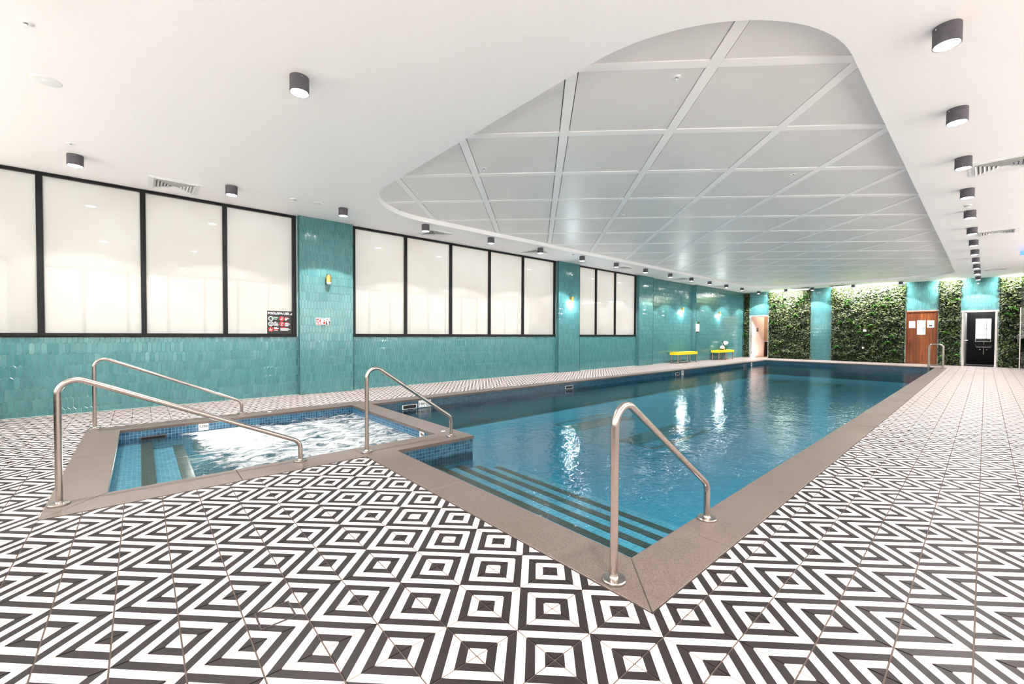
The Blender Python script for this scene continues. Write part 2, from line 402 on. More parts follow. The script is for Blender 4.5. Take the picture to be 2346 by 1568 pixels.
# ------------------------------------------------------------------ pool and spa basins
pb = MB(); x0, y0, x1, y1 = POOL; DP = -.62; B = -.025
def vwall(mb, a, b, z0, z1): mb.face([(a[0], a[1], z0), (b[0], b[1], z0), (b[0], b[1], z1), (a[0], a[1], z1)])
ring = [(SPX, y0), (SPX, SPY), (x0, SPY), (x0, y1), (x1, y1), (x1, y0)]
for k in range(6): vwall(pb, ring[k], ring[(k+1) % 6], PW-.10, B)
basin = struct('pool_basin', pb, MT['pline'])
lb = MB()
for k in range(6): vwall(lb, ring[k], ring[(k+1) % 6], DP, PW-.10)
lb.face([(x0, SPY, DP), (x1, SPY, DP), (x1, y1, DP), (x0, y1, DP)]); lb.face([(SPX, y0, DP), (x1, y0, DP), (x1, SPY, DP), (SPX, SPY, DP)])
lb.build('basin_lining', MT['pmos'], basin)
st = [(2.40, -.245), (2.68, -.31), (2.94, -.36), (3.24, -.43), (3.56, -.53)]; prev = y0
for yy, zz in st:
    MB().box(SPX+.002, prev, DP, x1-.002, yy, zz).build('step', MT['smos'], basin)
    if yy < 3.5: MB().box(SPX+.003, yy-.075, zz-.04, x1-.003, yy+.003, zz+.003).build('step_nosing', MT['nose'], basin); prev = yy
def inl(pts, mat, z=DP+.004): MB().face([(a, b, z) for a, b in pts]).build('floor_inlay', mat, basin)
def onz(px, py, z):
    d = fwd + rt*((px-1173)/FPX) + up*(-(py-784)/FPX); t = (z-H)/d.z; return (d.x*t, d.y*t)
for cy0, cy1 in ((6.0, 7.9), (17.6, 19.2)):
    for xa, xb, ya, yb in ((-5.68, -5.61, cy0+.1, cy1), (-5.61, -5.42, cy0+.1, cy0+.16), (-5.42, -4.95, cy0+.1, cy1), (-4.11, -3.70, cy0, cy1), (-3.70, -3.46, cy0, cy0+.06), (-3.70, -3.46, cy1-.06, cy1), (-3.46, -3.38, cy0, cy1)):
        inl([(xa, ya), (xb, ya), (xb, yb), (xa, yb)], MT['inlay'])
pw = MB(); pw.face([(x0, SPY, PW), (x1, SPY, PW), (x1, y1, PW), (x0, y1, PW)]); pw.face([(SPX, y0, PW), (x1, y0, PW), (x1, SPY, PW), (SPX, SPY, PW)])
pw.build('pool_water', MT['pwater'], label='clear blue water filling the long swimming pool', category='water', kind='stuff')
# skimmer mouths and no-diving / depth marks on the far side wall of the pool
def plate_x(name, mat, x, y, z, w_, h_, parent, t=.006): return MB().box(x, y-w_/2, z-h_/2, x+t, y+w_/2, z+h_/2).build(name, mat, parent)
for yy in (3.56, 7.85, 13.3, 19.2):
    MB().box(x0+.001, yy-.14, PW+.01, x0+.012, yy+.14, PW+.085).build('skimmer_mouth', MT['white'], basin)
    MB().box(x0+.004, yy-.125, PW+.018, x0+.0145, yy+.125, PW+.077).build('skimmer_slot', MT['gap_shade'], basin)
def text_mesh(s, size, mat, name, parent, origin, U, V, ext=.0008, align='CENTER', bold=0):
    cu = bpy.data.curves.new(name, 'FONT'); cu.body = s; cu.size = size; cu.align_x = align; cu.align_y = 'CENTER'; cu.extrude = ext; cu.offset = bold; cu.resolution_u = 3
    o = bpy.data.objects.new(name, cu); COL.objects.link(o); dg = bpy.context.evaluated_depsgraph_get(); me = bpy.data.meshes.new_from_object(o.evaluated_get(dg))
    bpy.data.objects.remove(o); bpy.data.curves.remove(cu)
    U, V = Vector(U), Vector(V); N = U.cross(V); m = Matrix((U, V, N)).transposed().to_4x4(); m.translation = Vector(origin)
    me.transform(m); me.materials.clear(); me.materials.append(mat)
    return link(name, me, parent)
def ring_poly(mb, c, r0, r1, U, V, n=28, off=(0, 0, 0)):
    U, V = Vector(U), Vector(V); c = Vector(c)+Vector(off); b = len(mb.v)
    for r_ in (r0, r1):
        for k in range(n): a = 2*math.pi*k/n; mb.v.append(tuple(c+U*r_*math.cos(a)+V*r_*math.sin(a)))
    for k in range(n): k2 = (k+1) % n; mb.f.append((b+k, b+n+k, b+n+k2, b+k2))
    return mb
def flat(mb, c, pts, U, V):
    U, V = Vector(U), Vector(V); c = Vector(c); mb.face([tuple(c+U*a+V*b) for a, b in pts]); return mb
UX, VZ = (0, 1, 0), (0, 0, 1)       # a sign on a wall facing +x reads along +y
def depth_mark(label, x, y, z, s, txt, group='depth marks'):
    t = thing('depth_marker', label, 'depth marker', (x, y, z), 0)
    MB().box(0, -s/2, -s/2, .006, s/2, s/2, .001).build('plate', MT['white'], t)
    if txt: text_mesh(txt, s*.46, MT['blackp'], 'numerals', t, (.0075, 0, 0), UX, VZ, bold=.0012); return t
    mb = MB(); ring_poly(mb, (.0072, 0, 0), s*.30, s*.38, UX, VZ)
    flat(mb, (.0073, 0, 0), [(-s*.27, s*.20), (-s*.20, s*.27), (s*.27, -s*.20), (s*.20, -s*.27)][::-1], UX, VZ)
    mb.build('no_diving_ring', MT['blackp'], t)
    fg = MB(); flat(fg, (.0071, 0, 0), [(-.2*s, -.1*s), (.02*s, -.16*s), (.2*s, .05*s), (.12*s, .14*s), (-.02*s, -.02*s)], UX, VZ); ring_poly(fg, (.0071, -.08*s, .10*s), 0.001, .07*s, UX, VZ, 14)
    fg.build('diver_figure', MT['dgrey'], t); return t
depth_mark('white 1.0 m depth plate at the near end of the long pool wall', x0+.001, 3.80, -.095, .125, '1·0m')
depth_mark('white no-diving plate beside the depth plate at the near end of the pool wall', x0+.001, 3.93, -.095, .125, None)
depth_mark('small white no-diving plate halfway along the pool wall below the first yellow bench', x0+.001, 13.66, -.095, .15, None)
depth_mark('small white depth plate near the far corner of the long pool wall', x0+.001, 19.95, -.095, .15, '1·0m')

sb = MB(); a0, b0, a1, b1 = SPA; SD = -.75
ringS = [(a0, b0), (a0, b1), (a1, b1), (a1, b0)]
for k in range(4): vwall(sb, ringS[k], ringS[(k+1) % 4], SW-.06, B)
spa = struct('spa_basin', sb, MT['wline'])
sl = MB()
for k in range(4): vwall(sl, ringS[k], ringS[(k+1) % 4], SD, SW-.06)
sl.face([(a0, b0, SD), (a1, b0, SD), (a1, b1, SD), (a0, b1, SD)]); sl.build('basin_lining', MT['smos'], spa)
prev = b0
for yy, zz in ((.10, -.185), (.40, -.27)):
    MB().box(a0+.002, prev, SD, a1-.002, yy, zz).build('step', MT['smos'], spa)
    MB().box(a0+.003, yy-.104, zz-.05, a1-.003, yy+.002, zz+.003).build('step_nosing', MT['nose'], spa); prev = yy
MB().box(a0+.002, -.02, SW-.035, a0+.03, .24, SW+.022, .004).build('skimmer_mouth', MT['lampbody'], spa)
MB().box(a0+.01, 0, SW-.015, a0+.034, .225, SW+.012).build('skimmer_slot', MT['gap_shade'], spa)
wl = thing('underwater_lamp', 'round lit lamp glowing under the foaming spa water below the depth plate', 'lamp', (a0, .62, -.30))
soft(MB().lathe([(.0, .0), (.12, .0), (.12, .012), (.03, .02)], (.001, 0, 0), 24, 'x').build('bezel', MT['steel'], wl))
MB().lathe([(.03, .018), (.02, .022), (.0, .024)], (.001, 0, 0), 24, 'x').build('lens', MT['wglow'], wl)
ld = bpy.data.lights.new('spa_lamp', 'SPOT'); ld.energy = 20; ld.color = (1, .94, .82); ld.spot_size = R(150); ld.spot_blend = 1; ld.shadow_soft_size = .08
lo = bpy.data.objects.new('lamp_light', ld); COL.objects.link(lo); lo.parent = wl; lo.location = (.06, 0, .02); lo.rotation_euler = (0, R(-100), 0)
# foaming water: a displaced grid with a foam attribute
me_v, me_f, foam = [], [], []
NXg, NYg = 66, 70
for i in range(NXg+1):
    for j in range(NYg+1):
        u, v = i/NXg, j/NYg; X, Y = a0+(a1-a0)*u, b0+(b1-b0)*v
        d = noise.fractal(Vector((X*2.2, Y*1.6, 3.1)), 1, 2, 4)
        e = min(1, min(u, 1-u, v, 1-v)*9)
        fo = .10+.66*min(1, max(0, (Y-.05)/.9)); fo -= .55*max(0, 1-math.hypot((X+6.2)/.8, (Y-.1)/.75)); fo += .62*math.exp(-((X+6.35)**2/.55+(Y-.80)**2/.13)); fo -= .30*math.exp(-((X+6.75)**2/.05+(Y-2.0)**2/.9)); fo += .12*d
        foam.append(fo); me_v.append((X, Y, SW+.022*d*e*min(1, max(.1, fo)))); 
for i in range(NXg):
    for j in range(NYg): k = i*(NYg+1)+j; me_f.append((k, k+NYg+1, k+NYg+2, k+1))
me = bpy.data.meshes.new('spa_water'); me.from_pydata(me_v, [], me_f); at = me.attributes.new('foam', 'FLOAT', 'POINT')
for k, f in enumerate(foam): at.data[k].value = f
for p in me.polygons: p.use_smooth = True
me.materials.append(MT['swater']); link('spa_water', me, None, label='foaming white whirlpool water churning in the square spa', category='water', kind='stuff')
depth_mark('white 1.0 m depth plate on the far spa wall above the underwater glow', a0+.001, .617, -.063, .108, '1·0m')
t = thing('depth_marker', 'white depth plate on the right-hand spa wall near the pool corner', 'depth marker', (-4.565, b1-.001, -.062))
MB().box(-.055, -.006, -.052, .055, 0, .052, .001).build('plate', MT['white'], t); text_mesh('1·0m', .05, MT['blackp'], 'numerals', t, (0, -.0075, 0), (1, 0, 0), (0, 0, 1), bold=.0012)

# ------------------------------------------------------------------ coping stones
def coping(name, pieces):
    t = struct(name)
    for p in pieces:
        if (p[1][0]-p[0][0])*(p[2][1]-p[1][1])-(p[1][1]-p[0][1])*(p[2][0]-p[1][0]) < 0: p = p[::-1]
        MB().prism(inset(p, .0012), -.028, .006, .003).build('coping_stone', MT['stone'], t)
    return t
e = .012
P = []
xs = [-3.89, -2.73, -1.52]
for a, b in zip(xs, xs[1:]): P.append(rect(a, 1.6, b, 1.9+e))
P.append([(-1.52, 1.6), (-.91, 1.6), (-1.2-e, 1.9+e), (-1.52, 1.9+e)])
ys = [3.58+1.13*k for k in range(16)]
P.append([(-.91, 1.6), (-.91, 2.42), (-1.2-e, 2.42), (-1.2-e, 1.9+e)]); P.append(rect(-1.2-e, 2.42, -.91, 3.58))
for a, b in zip(ys, ys[1:]): P.append(rect(-1.2-e, a, -.91, b))
P.append([(-1.2-e, ys[-1]), (-.91, ys[-1]), (-.91, 22.1), (-1.2-e, 21.8-e)])
xs = [-6.75+e+1.107*k for k in range(6)]
for k, (a, b) in enumerate(zip(xs, xs[1:])):
    P.append([(a, 21.8-e), (b if k < 4 else -1.2-e, 21.8-e), (b if k < 4 else -.91, 22.1), (a if k else -7.05, 22.1)])
ys = [SPY+1.1765*k for k in range(17)]
for k, (a, b) in enumerate(zip(ys, ys[1:])): P.append([(-7.05, a), (-6.75+e, a), (-6.75+e, b if k < 15 else 21.8-e), (-7.05, b if k < 15 else 22.1)])
coping('trim_1', P)
S = []
L, Rr = -7.17, SPX
ys = [-.49, .72, 1.6]; S.append([(Rr, -.49), (Rr, .60), (a1-e, .60), (a1-e, b0+e)]); S.append(rect(a1-e, .60, Rr, 1.6)); S.append([(a1-e, 1.6), (Rr, 1.6), (Rr, b1-.0), (a1-e, b1-e)])
S[-1] = rect(a1-e, 1.6, Rr+e, b1-e)
S.append([(L, -.49), (-5.6, -.49), (-5.6, b0+e), (a0+e, b0+e)]); S.append([(-5.6, -.49), (Rr, -.49), (a1-e, b0+e), (-5.6, b0+e)])
S.append([(L, -.49), (a0+e, b0+e), (a0+e, .85), (L, .85)]); S.append(rect(L, .85, a0+e, 1.95)); S.append(rect(L, 1.95, a0+e, SPY))
S.append(rect(a0+e, b1-e, -5.38, SPY+e)); S.append(rect(-5.38, b1-e, -4.2, SPY+e)); S.append(rect(-4.2, b1-e, Rr+e, SPY+e))
coping('trim_2', S)
for (X, Y) in ((-7.0, 1.42), (-4.28, 2.70)):
    t = thing('coping_button', 'small pale round button set in the spa coping ' + ('beside the far spa rail' if X < -5 else 'between the spa and the pool steps'), 'button', (X, Y, .006))
    soft(MB().lathe([(.026, 0), (.026, .004), (.018, .007), (0, .008)], n=18).build('cap', MT['white'], t))
    MB().lathe([(.034, 0), (.034, .002), (.027, .003)], n=18).build('collar', MT['steel'], t)
# ------------------------------------------------------------------ floor hatch
t = thing('floor_hatch', 'small square hatch lid in a dark recessed rim in the patterned floor', 'hatch', (-1.94, .41, 0))
hw = .066
rm = MB()
for q in (rect(-hw, -hw, hw, -hw+.007), rect(-hw, hw-.007, hw, hw), rect(-hw, -hw+.007, -hw+.007, hw-.007), rect(hw-.007, -hw+.007, hw, hw-.007)): rm.prism(q, -.003, .0022, .0006)
rm.build('rim', MT['seam'], t)
mb = MB(); q = rect(-1.94-hw+.009, .41-hw+.009, -1.94+hw-.009, .41+hw-.009); ci, cj = math.floor((-1.94-GX)/T), math.floor((.41-GY)/T)
for i in (ci-1, ci, ci+1):
    for j in (cj-1, cj, cj+1):
        pc = clip(q, rect(GX+i*T, GY+j*T, GX+i*T+T, GY+j*T+T))
        if pc and area(pc) > 1e-5:
            xb = GX+(i if i % 2 == 0 else i+1)*T; yb = GY+(j if j % 2 == 0 else j+1)*T
            mb.face([(x+1.94, y-.41, .0016) for x, y in pc], [(abs(x-xb)/T, abs(y-yb)/T) for x, y in pc])
mb.build('lid', MT['ftile'], t)

# ------------------------------------------------------------------ picket tiles
TW, TS, TP = .056, .128, .029; TR = TS+TP
HEX = [(0, -TS/2-TP), (TW/2, -TS/2), (TW/2, TS/2), (0, TS/2+TP), (-TW/2, TS/2), (-TW/2, -TS/2)]
def picket(mb, poly, fr=None, tilt=None):
    b0_ = inset(poly, .0017); m1 = b0_; tp = inset(poly, .0042)
    if area(tp) < 1e-6: return
    c = (sum(p[0] for p in poly)/len(poly), sum(p[1] for p in poly)/len(poly)); tx, ty = tilt or (0, 0)
    f = lambda p, n: (p[0], p[1], n) if fr is None else tuple(fr[0]+fr[1]*p[0]+fr[2]*p[1]+fr[3]*(n+tx*(p[0]-c[0])+ty*(p[1]-c[1])))
    n = len(poly); b = len(mb.v)
    mb.v += [f(p, 0) for p in b0_]+[f(p, .0045) for p in m1]+[f(p, .0068) for p in tp]
    for i in range(n):
        j = (i+1) % n; mb.f.append((b+i, b+j, b+n+j, b+n+i)); mb.f.append((b+n+i, b+n+j, b+2*n+j, b+2*n+i))
    mb.f.append(tuple(b+2*n+i for i in range(n)))
mb = MB(); picket(mb, HEX); HEXME = mb.mesh('wall_tile', MT['teal'])
def tile_wall(parent, O, U, N, rects, parts, stuff=True):
    O, U, N = Vector(O), Vector(U), Vector(N); W = Vector((0, 0, 1)); items = []
    for r4 in rects:
        rc = rect(*r4)
        for k in range(int(r4[1]/TR)-1, int(r4[3]/TR)+2):
            zc = k*TR; off = TW/2 if k % 2 else 0
            for i in range(math.floor((r4[0]-off)/TW)-1, math.ceil((r4[2]-off)/TW)+2):
                uc = i*TW+off; hx = [(uc+a, zc+b) for a, b in HEX]; p = clip(hx, rc)
                if p and area(p) > 4e-5: items.append((px_size(O+U*uc+W*zc) if parts else 0, uc, zc, p, area(p) > TW*TR*.999))
    items.sort(key=lambda q: -q[0]); big = MB(); n = 0
    for s, uc, zc, p, full in items:
        tilt = (random.gauss(0, .016), random.gauss(0, .010))
        if n < parts and s > 0:
            n += 1
            if full:
                o = link('wall_tile', HEXME, parent); m = Matrix((U, W, N)).transposed().to_4x4(); m.translation = O+U*uc+W*zc
                o.matrix_world = m @ Matrix.Rotation(tilt[0], 4, 'Y') @ Matrix.Rotation(tilt[1], 4, 'X')
            else:
                mb = MB(); picket(mb, [(a-uc, b-zc) for a, b in p]); o = mb.build('wall_tile', MT['teal'], parent)
                m = Matrix((U, W, N)).transposed().to_4x4(); m.translation = O+U*uc+W*zc; o.matrix_world = m
        else: picket(big, p, (O, U, W, N), tilt)
    if big.f: big.build('wall_tiles', MT['teal'], parent, kind='stuff')
SILL = 1.105
G = .007                                       # tile thickness in front of the grout bed
wb = MB()
wb.box(-9.0, YF, -.06, XW-G, 15.2, SILL); wb.box(-9.0, YF, SILL, XW-G, -2.16, ZC+.02)
for a, b in ((2.235, 3.30), (9.50, 10.545), (13.95, 18.53)): wb.box(-9.0, a, SILL, XW-G, b, ZC+.02)
wb.box(-9.0, 15.2, -.06, XW-G, 18.53, SILL); wb.box(-9.0, 18.53, -.06, XR-G, YB+.2, ZC+.02)
wall_left = struct('wall_left', wb, MT['tgrout'])
tile_wall(wall_left, (XW-G, 0, 0), (0, 1, 0), (1, 0, 0), [(YF, 0, 15.0, SILL), (15.0, 0, 18.53, ZC), (YF, SILL, -2.16, ZC)], 300)
for k, (a, b) in enumerate(((2.255, 3.285), (9.52, 10.53), (13.97, 15.0), (18.53, YB))):
    if k < 3:
        o = struct('pillar', MB().box(XW-G-.02, a+.008, 0, XP-G, b-.008, ZC+.01), MT['tgrout'])
        tile_wall(o, (XP-G, 0, 0), (0, 1, 0), (1, 0, 0), [(a+.004, 0, b-.004, ZC)], 300 if k == 0 else 0)
        tile_wall(o, (0, a+G, 0), (1, 0, 0), (0, -1, 0), [(XW, 0, XP-.004, ZC)], 0)
        MB().box(XP-.004, a-.001, 0, XP+.003, a+.004, ZC).build('edge_trim', MT['frame'], o); MB().box(XP-.004, b-.004, 0, XP+.003, b+.001, ZC).build('edge_trim', MT['frame'], o)
    else:
        tile_wall(wall_left, (XR-G, 0, 0), (0, 1, 0), (1, 0, 0), [(a+.004, 0, b, ZC)], 0)
        tile_wall(wall_left, (0, a, 0), (1, 0, 0), (0, -1, 0), [(XW, 0, XR-.004, ZC)], 0)
        MB().box(XR-.004, a-G-.001, 0, XR+.003, a+.004, ZC).build('edge_trim', MT['frame'], wall_left)

# ------------------------------------------------------------------ frosted windows along the left wall
def window(name, ya, yb, mull, z0=SILL, z1=ZC-.002):
    t = struct(name); x0_, x1_ = XW-.075, XW+.012
    MB().box(x0_, ya, z0, x1_, yb, z0+.058, .004).build('sill_rail', MT['frame'], t)
    MB().box(x1_-.03, ya+.01, z0+.012, x1_+.012, yb-.01, z0+.022, .002).build('sill_lip', MT['frame'], t)
    MB().box(x0_, ya, z1-.042, x1_, yb, z1, .004).build('head_rail', MT['frame'], t)
    mull = [ya+.035]+mull+[yb-.035]
    for m in mull: MB().box(x0_+.002, m-.032, z0+.05, x1_-.002, m+.032, z1-.036, .004).build('mullion', MT['frame'], t)
    for a, b in zip(mull, mull[1:]): MB().box(XW-.05, a+.02, z0+.04, XW-.042, b-.02, z1-.03).build('pane', MT['pane'], t)
    return t
window('window_1', -2.16, 2.235, [-1.03, .05, 1.11])
window('window_2', 3.30, 9.50, [4.515, 5.725, 6.94, 8.15])
window('window_3', 10.545, 13.95, [11.52, 12.62])

# ------------------------------------------------------------------ ceiling, coffer, beams and panels
CX0, CX1, CY0, CY1, CR = -7.45, -.74, 2.80, 22.55, 1.45
def rrect(off=0):
    x0_, x1_, y0_, y1_, r_ = CX0+off, CX1-off, CY0+off, CY1-off, CR-off; out = []
    for cx, cy, a in ((x1_-r_, y0_+r_, -90), (x1_-r_, y1_-r_, 0), (x0_+r_, y1_-r_, 90), (x0_+r_, y0_+r_, 180)):
        for k in range(25): b = R(a+90*k/24); out.append((cx+r_*math.cos(b), cy+r_*math.sin(b)))
    return out
OUT = rrect(); outer = rect(-9.0, YF-.2, XE+.2, YB+.2)
cb = MB(); tri = tessellate_polygon([[Vector((*p, 0)) for p in outer], [Vector((*p, 0)) for p in OUT]]); flatp = outer+OUT
cb.v += [(x, y, ZC) for x, y in flatp]
for a, b, c in tri:
    A, Bq, Cq = (Vector(flatp[i]) for i in (a, b, c)); s = (Bq-A).cross(Cq-A) if False else (Bq.x-A.x)*(Cq.y-A.y)-(Bq.y-A.y)*(Cq.x-A.x)
    cb.f.append((a, c, b) if s > 0 else (a, b, c))
ceiling = struct('ceiling', cb, MT['ceil'])
sk = MB(); n = len(OUT)
for i in range(n):
    j = (i+1) % n; sk.face([(*OUT[i], ZC), (*OUT[j], ZC), (*OUT[j], ZC+.125), (*OUT[i], ZC+.125)])
sk.build('coffer_skirt', MT['ceil'], ceiling)
MB().box(-9.0, YF-.2, ZC+.125, XE+.2, YB+.2, ZC+.2).build('ceiling_slab', MT['gap_shade'], ceiling)  # slab coloured near-black to paint the shade in the beam gaps
IN = rrect(.001); s2 = math.sqrt(.5); BW = .10; SV = [1.495+1.2*k for k in range(-4, 13)]; TV = [3.715+1.2*k for k in range(-2, 16)]
def st_xy(s, t): return ((s-t)*s2, (s+t)*s2)
def cell_poly(s0, s1, t0, t1): return [st_xy(s0, t0), st_xy(s1, t0), st_xy(s1, t1), st_xy(s0, t1)]
hb = BW/2
def slab(name, poly, z0, z1, mat):
    p = clip(poly, IN)
    if p and area(p) > .002: MB().prism(p, z0, z1).build(name, mat, ceiling)
for s in SV: slab('beam', cell_poly(s-hb, s+hb, -2, 24), ZC+.083, ZC+.118, MT['beam'])
for k in range(len(SV)-1):
    for t_ in TV: slab('beam', cell_poly(SV[k]+hb+.001, SV[k+1]-hb-.001, t_-hb, t_+hb), ZC+.083, ZC+.118, MT['beam'])
    for m in range(len(TV)-1): slab('ceiling_panel', cell_poly(SV[k]+hb+.009, SV[k+1]-hb-.009, TV[m]+hb+.009, TV[m+1]-hb-.009), ZC+.088, ZC+.118, MT['panel'])

# ------------------------------------------------------------------ other walls
D1, D2, D3 = (-8.24, -7.37, 2.17), (-2.22, -1.29, 2.19), (-.63, .29, 2.14)
bb = MB(); xs = [-8.62, D1[0], D1[1], D2[0], D2[1], D3[0], D3[1], XE]
for k in range(0, 8, 2): bb.box(xs[k], YB, -.06, xs[k+1], YB+.2, ZC+.02)
for d in (D1, D2, D3): bb.box(d[0], YB, d[2], d[1], YB+.2, ZC+.02)
wall_back = struct('wall_back', bb, MT['tgrout'])
tile_wall(wall_back, (0, YB, 0), (1, 0, 0), (0, -1, 0), [(-8.30, D1[2]+.03, -7.30, ZC), (-5.66, 0, -4.68, ZC), (-2.34, D2[2]+.03, -1.2, ZC), (-.70, D3[2]+.03, .36, ZC)], 0)
rw = MB(); rw.box(-9.0, YF-.2, -.06, XE+.2, YF, .9); MB().box(XW, YF, 0, XE, YF+.02, .9).build('wainscot', MT['frame'], struct('baseboard_front'))
for a, b in ((-9.0, -8.5), (2.9, XE+.2)): rw.box(a, YF-.2, .9, b, YF, ZC+.02)
struct('wall_front', rw, MT['wallp'])
rw = MB(); rw.box(XE, YF-.2, -.06, XE+.2, YB+.2, .9); rw.box(XE, YF-.2, .9, XE+.2, -2.6, ZC+.02); rw.box(XE, 20.0, .9, XE+.2, YB+.2, ZC+.02); struct('wall_right', rw, MT['wallp'])
t = struct('added_fill_window')  # unseen window wall, added to fill the room with daylight
MB().box(XE-.01, -2.6, .9, XE+.1, 20.0, .96).build('sill_rail', MT['frame'], t); MB().box(XE-.01, -2.6, 3.34, XE+.1, 20.0, 3.398).build('head_rail', MT['frame'], t)
ml = [-2.57+1.1285*k for k in range(21)]
for m in ml: MB().box(XE-.008, m-.03, .95, XE+.098, m+.03, 3.35).build('mullion', MT['frame'], t)
for a, b in zip(ml, ml[1:]): MB().box(XE+.05, a+.02, .94, XE+.058, b-.02, 3.36).build('pane', MT['dpane'], t)
t = struct('window_4')
MB().box(-8.5, YF-.1, .9, 2.9, YF+.01, .96).build('sill_rail', MT['frame'], t); MB().box(-8.5, YF-.1, 3.34, 2.9, YF+.01, 3.398).build('head_rail', MT['frame'], t)
ml = [-8.47+1.217*k for k in range(10)]+[2.87]
MB().box(-8.5, YF-.095, 1.76, 2.9, YF+.006, 1.80).build('transom', MT['frame'], t)
for m in ml: MB().box(m-.03, YF-.098, .95, m+.03, YF+.008, 3.35).build('mullion', MT['frame'], t)
for a, b in zip(ml, ml[1:]): MB().box(a+.02, YF-.06, .94, b-.02, YF-.052, 3.36).build('pane', MT['dpane'], t)

# ------------------------------------------------------------------ doors in the far wall
d = struct('door_1')
for q in ((D1[0], D1[0]+.035, 0, D1[2]), (D1[1]-.035, D1[1], 0, D1[2]), (D1[0]+.035, D1[1]-.035, D1[2]-.035, D1[2])): MB().box(q[0], YB-.02, q[2], q[1], YB+.16, q[3], .003).build('jamb', MT['alu'], d)
leaf = MB().box(0, 0, .008, .78, .04, D1[2]-.045, .003).build('door_leaf', MT['pink'], d); leaf.location = (D1[0]+.05, YB+.07, 0); leaf.rotation_euler = (0, 0, R(62))
for z in (.25, 1.1, 1.95): MB().tube([(0, -.012, z-.05), (0, -.012, z+.05)], .009, 10).build('hinge', MT['steel'], leaf)
MB().box(.30, -.004, 1.36, .42, 0, 1.54, .001).build('door_sign', MT['dgrey'], leaf); text_mesh('i', .12, MT['paper'], 'sign_symbol', d, (0, 0, 0), (1, 0, 0), (0, 0, 1)).parent = leaf
MB().tube([(.71, 0, 1.0), (.71, -.05, 1.0), (.60, -.055, 1.0)], .010, 10).build('door_handle', MT['steel'], leaf)
for o in leaf.children:
    if o.name.startswith('sign_symbol'): o.location = (.36, -.0055, 1.45)
rb = MB(); rb.box(-8.75, YB+.2, -.06, -6.2, 26.4, -.004); rb.box(-8.85, YB+.2, 0, -8.75, 26.4, 2.6); rb.box(-6.3, YB+.2, 0, -6.2, 26.4, 2.6); rb.box(-8.85, 26.3, 0, -6.2, 26.4, 2.6); rb.box(-8.85, YB+.2, 2.6, -6.2, 26.4, 2.65)
struct('wall_restroom', rb, MT['beige'])
t = thing('vanity_unit', 'dark vanity with a pale top inside the open restroom at the far left', 'vanity', (-7.3, 25.95, 0))
MB().box(-.75, -.25, .06, .75, .33, .80, .004).build('cabinet', MT['vanity'], t); MB().box(-.78, -.28, .80, .78, .34, .86, .006).build('worktop', MT['basin'], t)
tp = MB().tube([(-.1, .2, .86), (-.1, .2, 1.02), (-.1, .15, 1.05), (-.1, .05, 1.03)], .014, 10).build('tap', MT['steel'], t, True)
t = thing('restroom_mirror', 'tall narrow mirror in a brown frame on the restroom wall above the vanity', 'mirror', (-7.4, 26.29, 1.42))
MB().box(-.34, -.03, -.42, .34, 0, .42, .004).build('frame', MT['darkbr'], t); MB().box(-.31, -.034, -.39, .31, -.028, .39).build('glass', MT['mirror'], t)
t = thing('restroom_fill_lamp', 'unseen ceiling lamp added to light the open restroom at the far left', 'ceiling light', (-7.5, 25.2, 2.6))  # invented fixture, added only to light the restroom interior
MB().lathe([(.07, -.02), (.07, 0)], n=16).build('trim_ring', MT['white'], t); MB().lathe([(0, -.024), (.055, -.022)], n=16).build('lens', MT['lens'], t)
pl = bpy.data.lights.new('restroom_light', 'POINT'); pl.energy = 22; pl.color = (1, .86, .7); po = bpy.data.objects.new('lamp_light', pl); COL.objects.link(po); po.parent = t; po.location = (0, 0, -.1)

d = struct('door_2')
MB().box(D2[0]-.02, YB+.05, -.02, D2[1]+.02, YB+.19, D2[2]+.02).build('added_light_block', MT['gap_shade'], d)  # dark box added to stop outside light showing between the planks
MB().box(D2[0], YB-.03, D2[2]-.05, D2[1], YB+.05, D2[2], .004).build('head_rail', MT['cedarf'], d)
for a in (D2[0], D2[1]-.03): MB().box(a, YB-.02, 0, a+.03, YB+.05, D2[2]-.05, .003).build('jamb', MT['cedarf'], d)
np_ = 9; pw_ = (D2[1]-D2[0]-.07)/np_
WX0, WX1, WZ0, WZ1 = -1.885, -1.645, 1.22, 1.80
for k in range(np_):
    a = D2[0]+.035+k*pw_; b = a+pw_-.003; yo = random.uniform(0, .004); zs = [(0.012, D2[2]-.055)]
    mb = MB()
    if b > WX0 and a < WX1: zs = [(.012, WZ0), (WZ1, D2[2]-.055)]
    for z0_, z1_ in zs: mb.box(a, YB+yo, z0_, b, YB+.03, z1_, .002)
    if b > WX0 and a < WX0: mb.box(a, YB+yo, WZ0, WX0, YB+.03, WZ1)
    if b > WX1 and a < WX1: mb.box(WX1, YB+yo, WZ0, b, YB+.03, WZ1)
    mb.build('plank', MT['cedar'], d)
MB().box(WX0-.01, YB+.010, WZ0-.01, WX1+.01, YB+.016, WZ1+.01).build('pane', MT['tint'], d)
fr_ = MB()
for q in ((WX0-.012, WZ0-.012, WX1+.012, WZ0), (WX0-.012, WZ1, WX1+.012, WZ1+.012), (WX0-.012, WZ0, WX0, WZ1), (WX1, WZ0, WX1+.012, WZ1)): fr_.box(q[0], YB-.008, q[1], q[2], YB+.012, q[3])
fr_.build('window_trim', MT['alu'], d)
MB().box(-2.155, YB-.02, .86, -2.06, YB, 1.06, .004).build('lock_plate', MT['cedarf'], d); MB().tube([(-2.10, YB-.02, 1.0), (-2.10, YB-.06, 1.0), (-2.10, YB-.06, .9), (-2.10, YB-.02, .9)], .009, 8).build('door_handle', MT['darkbr'], d)
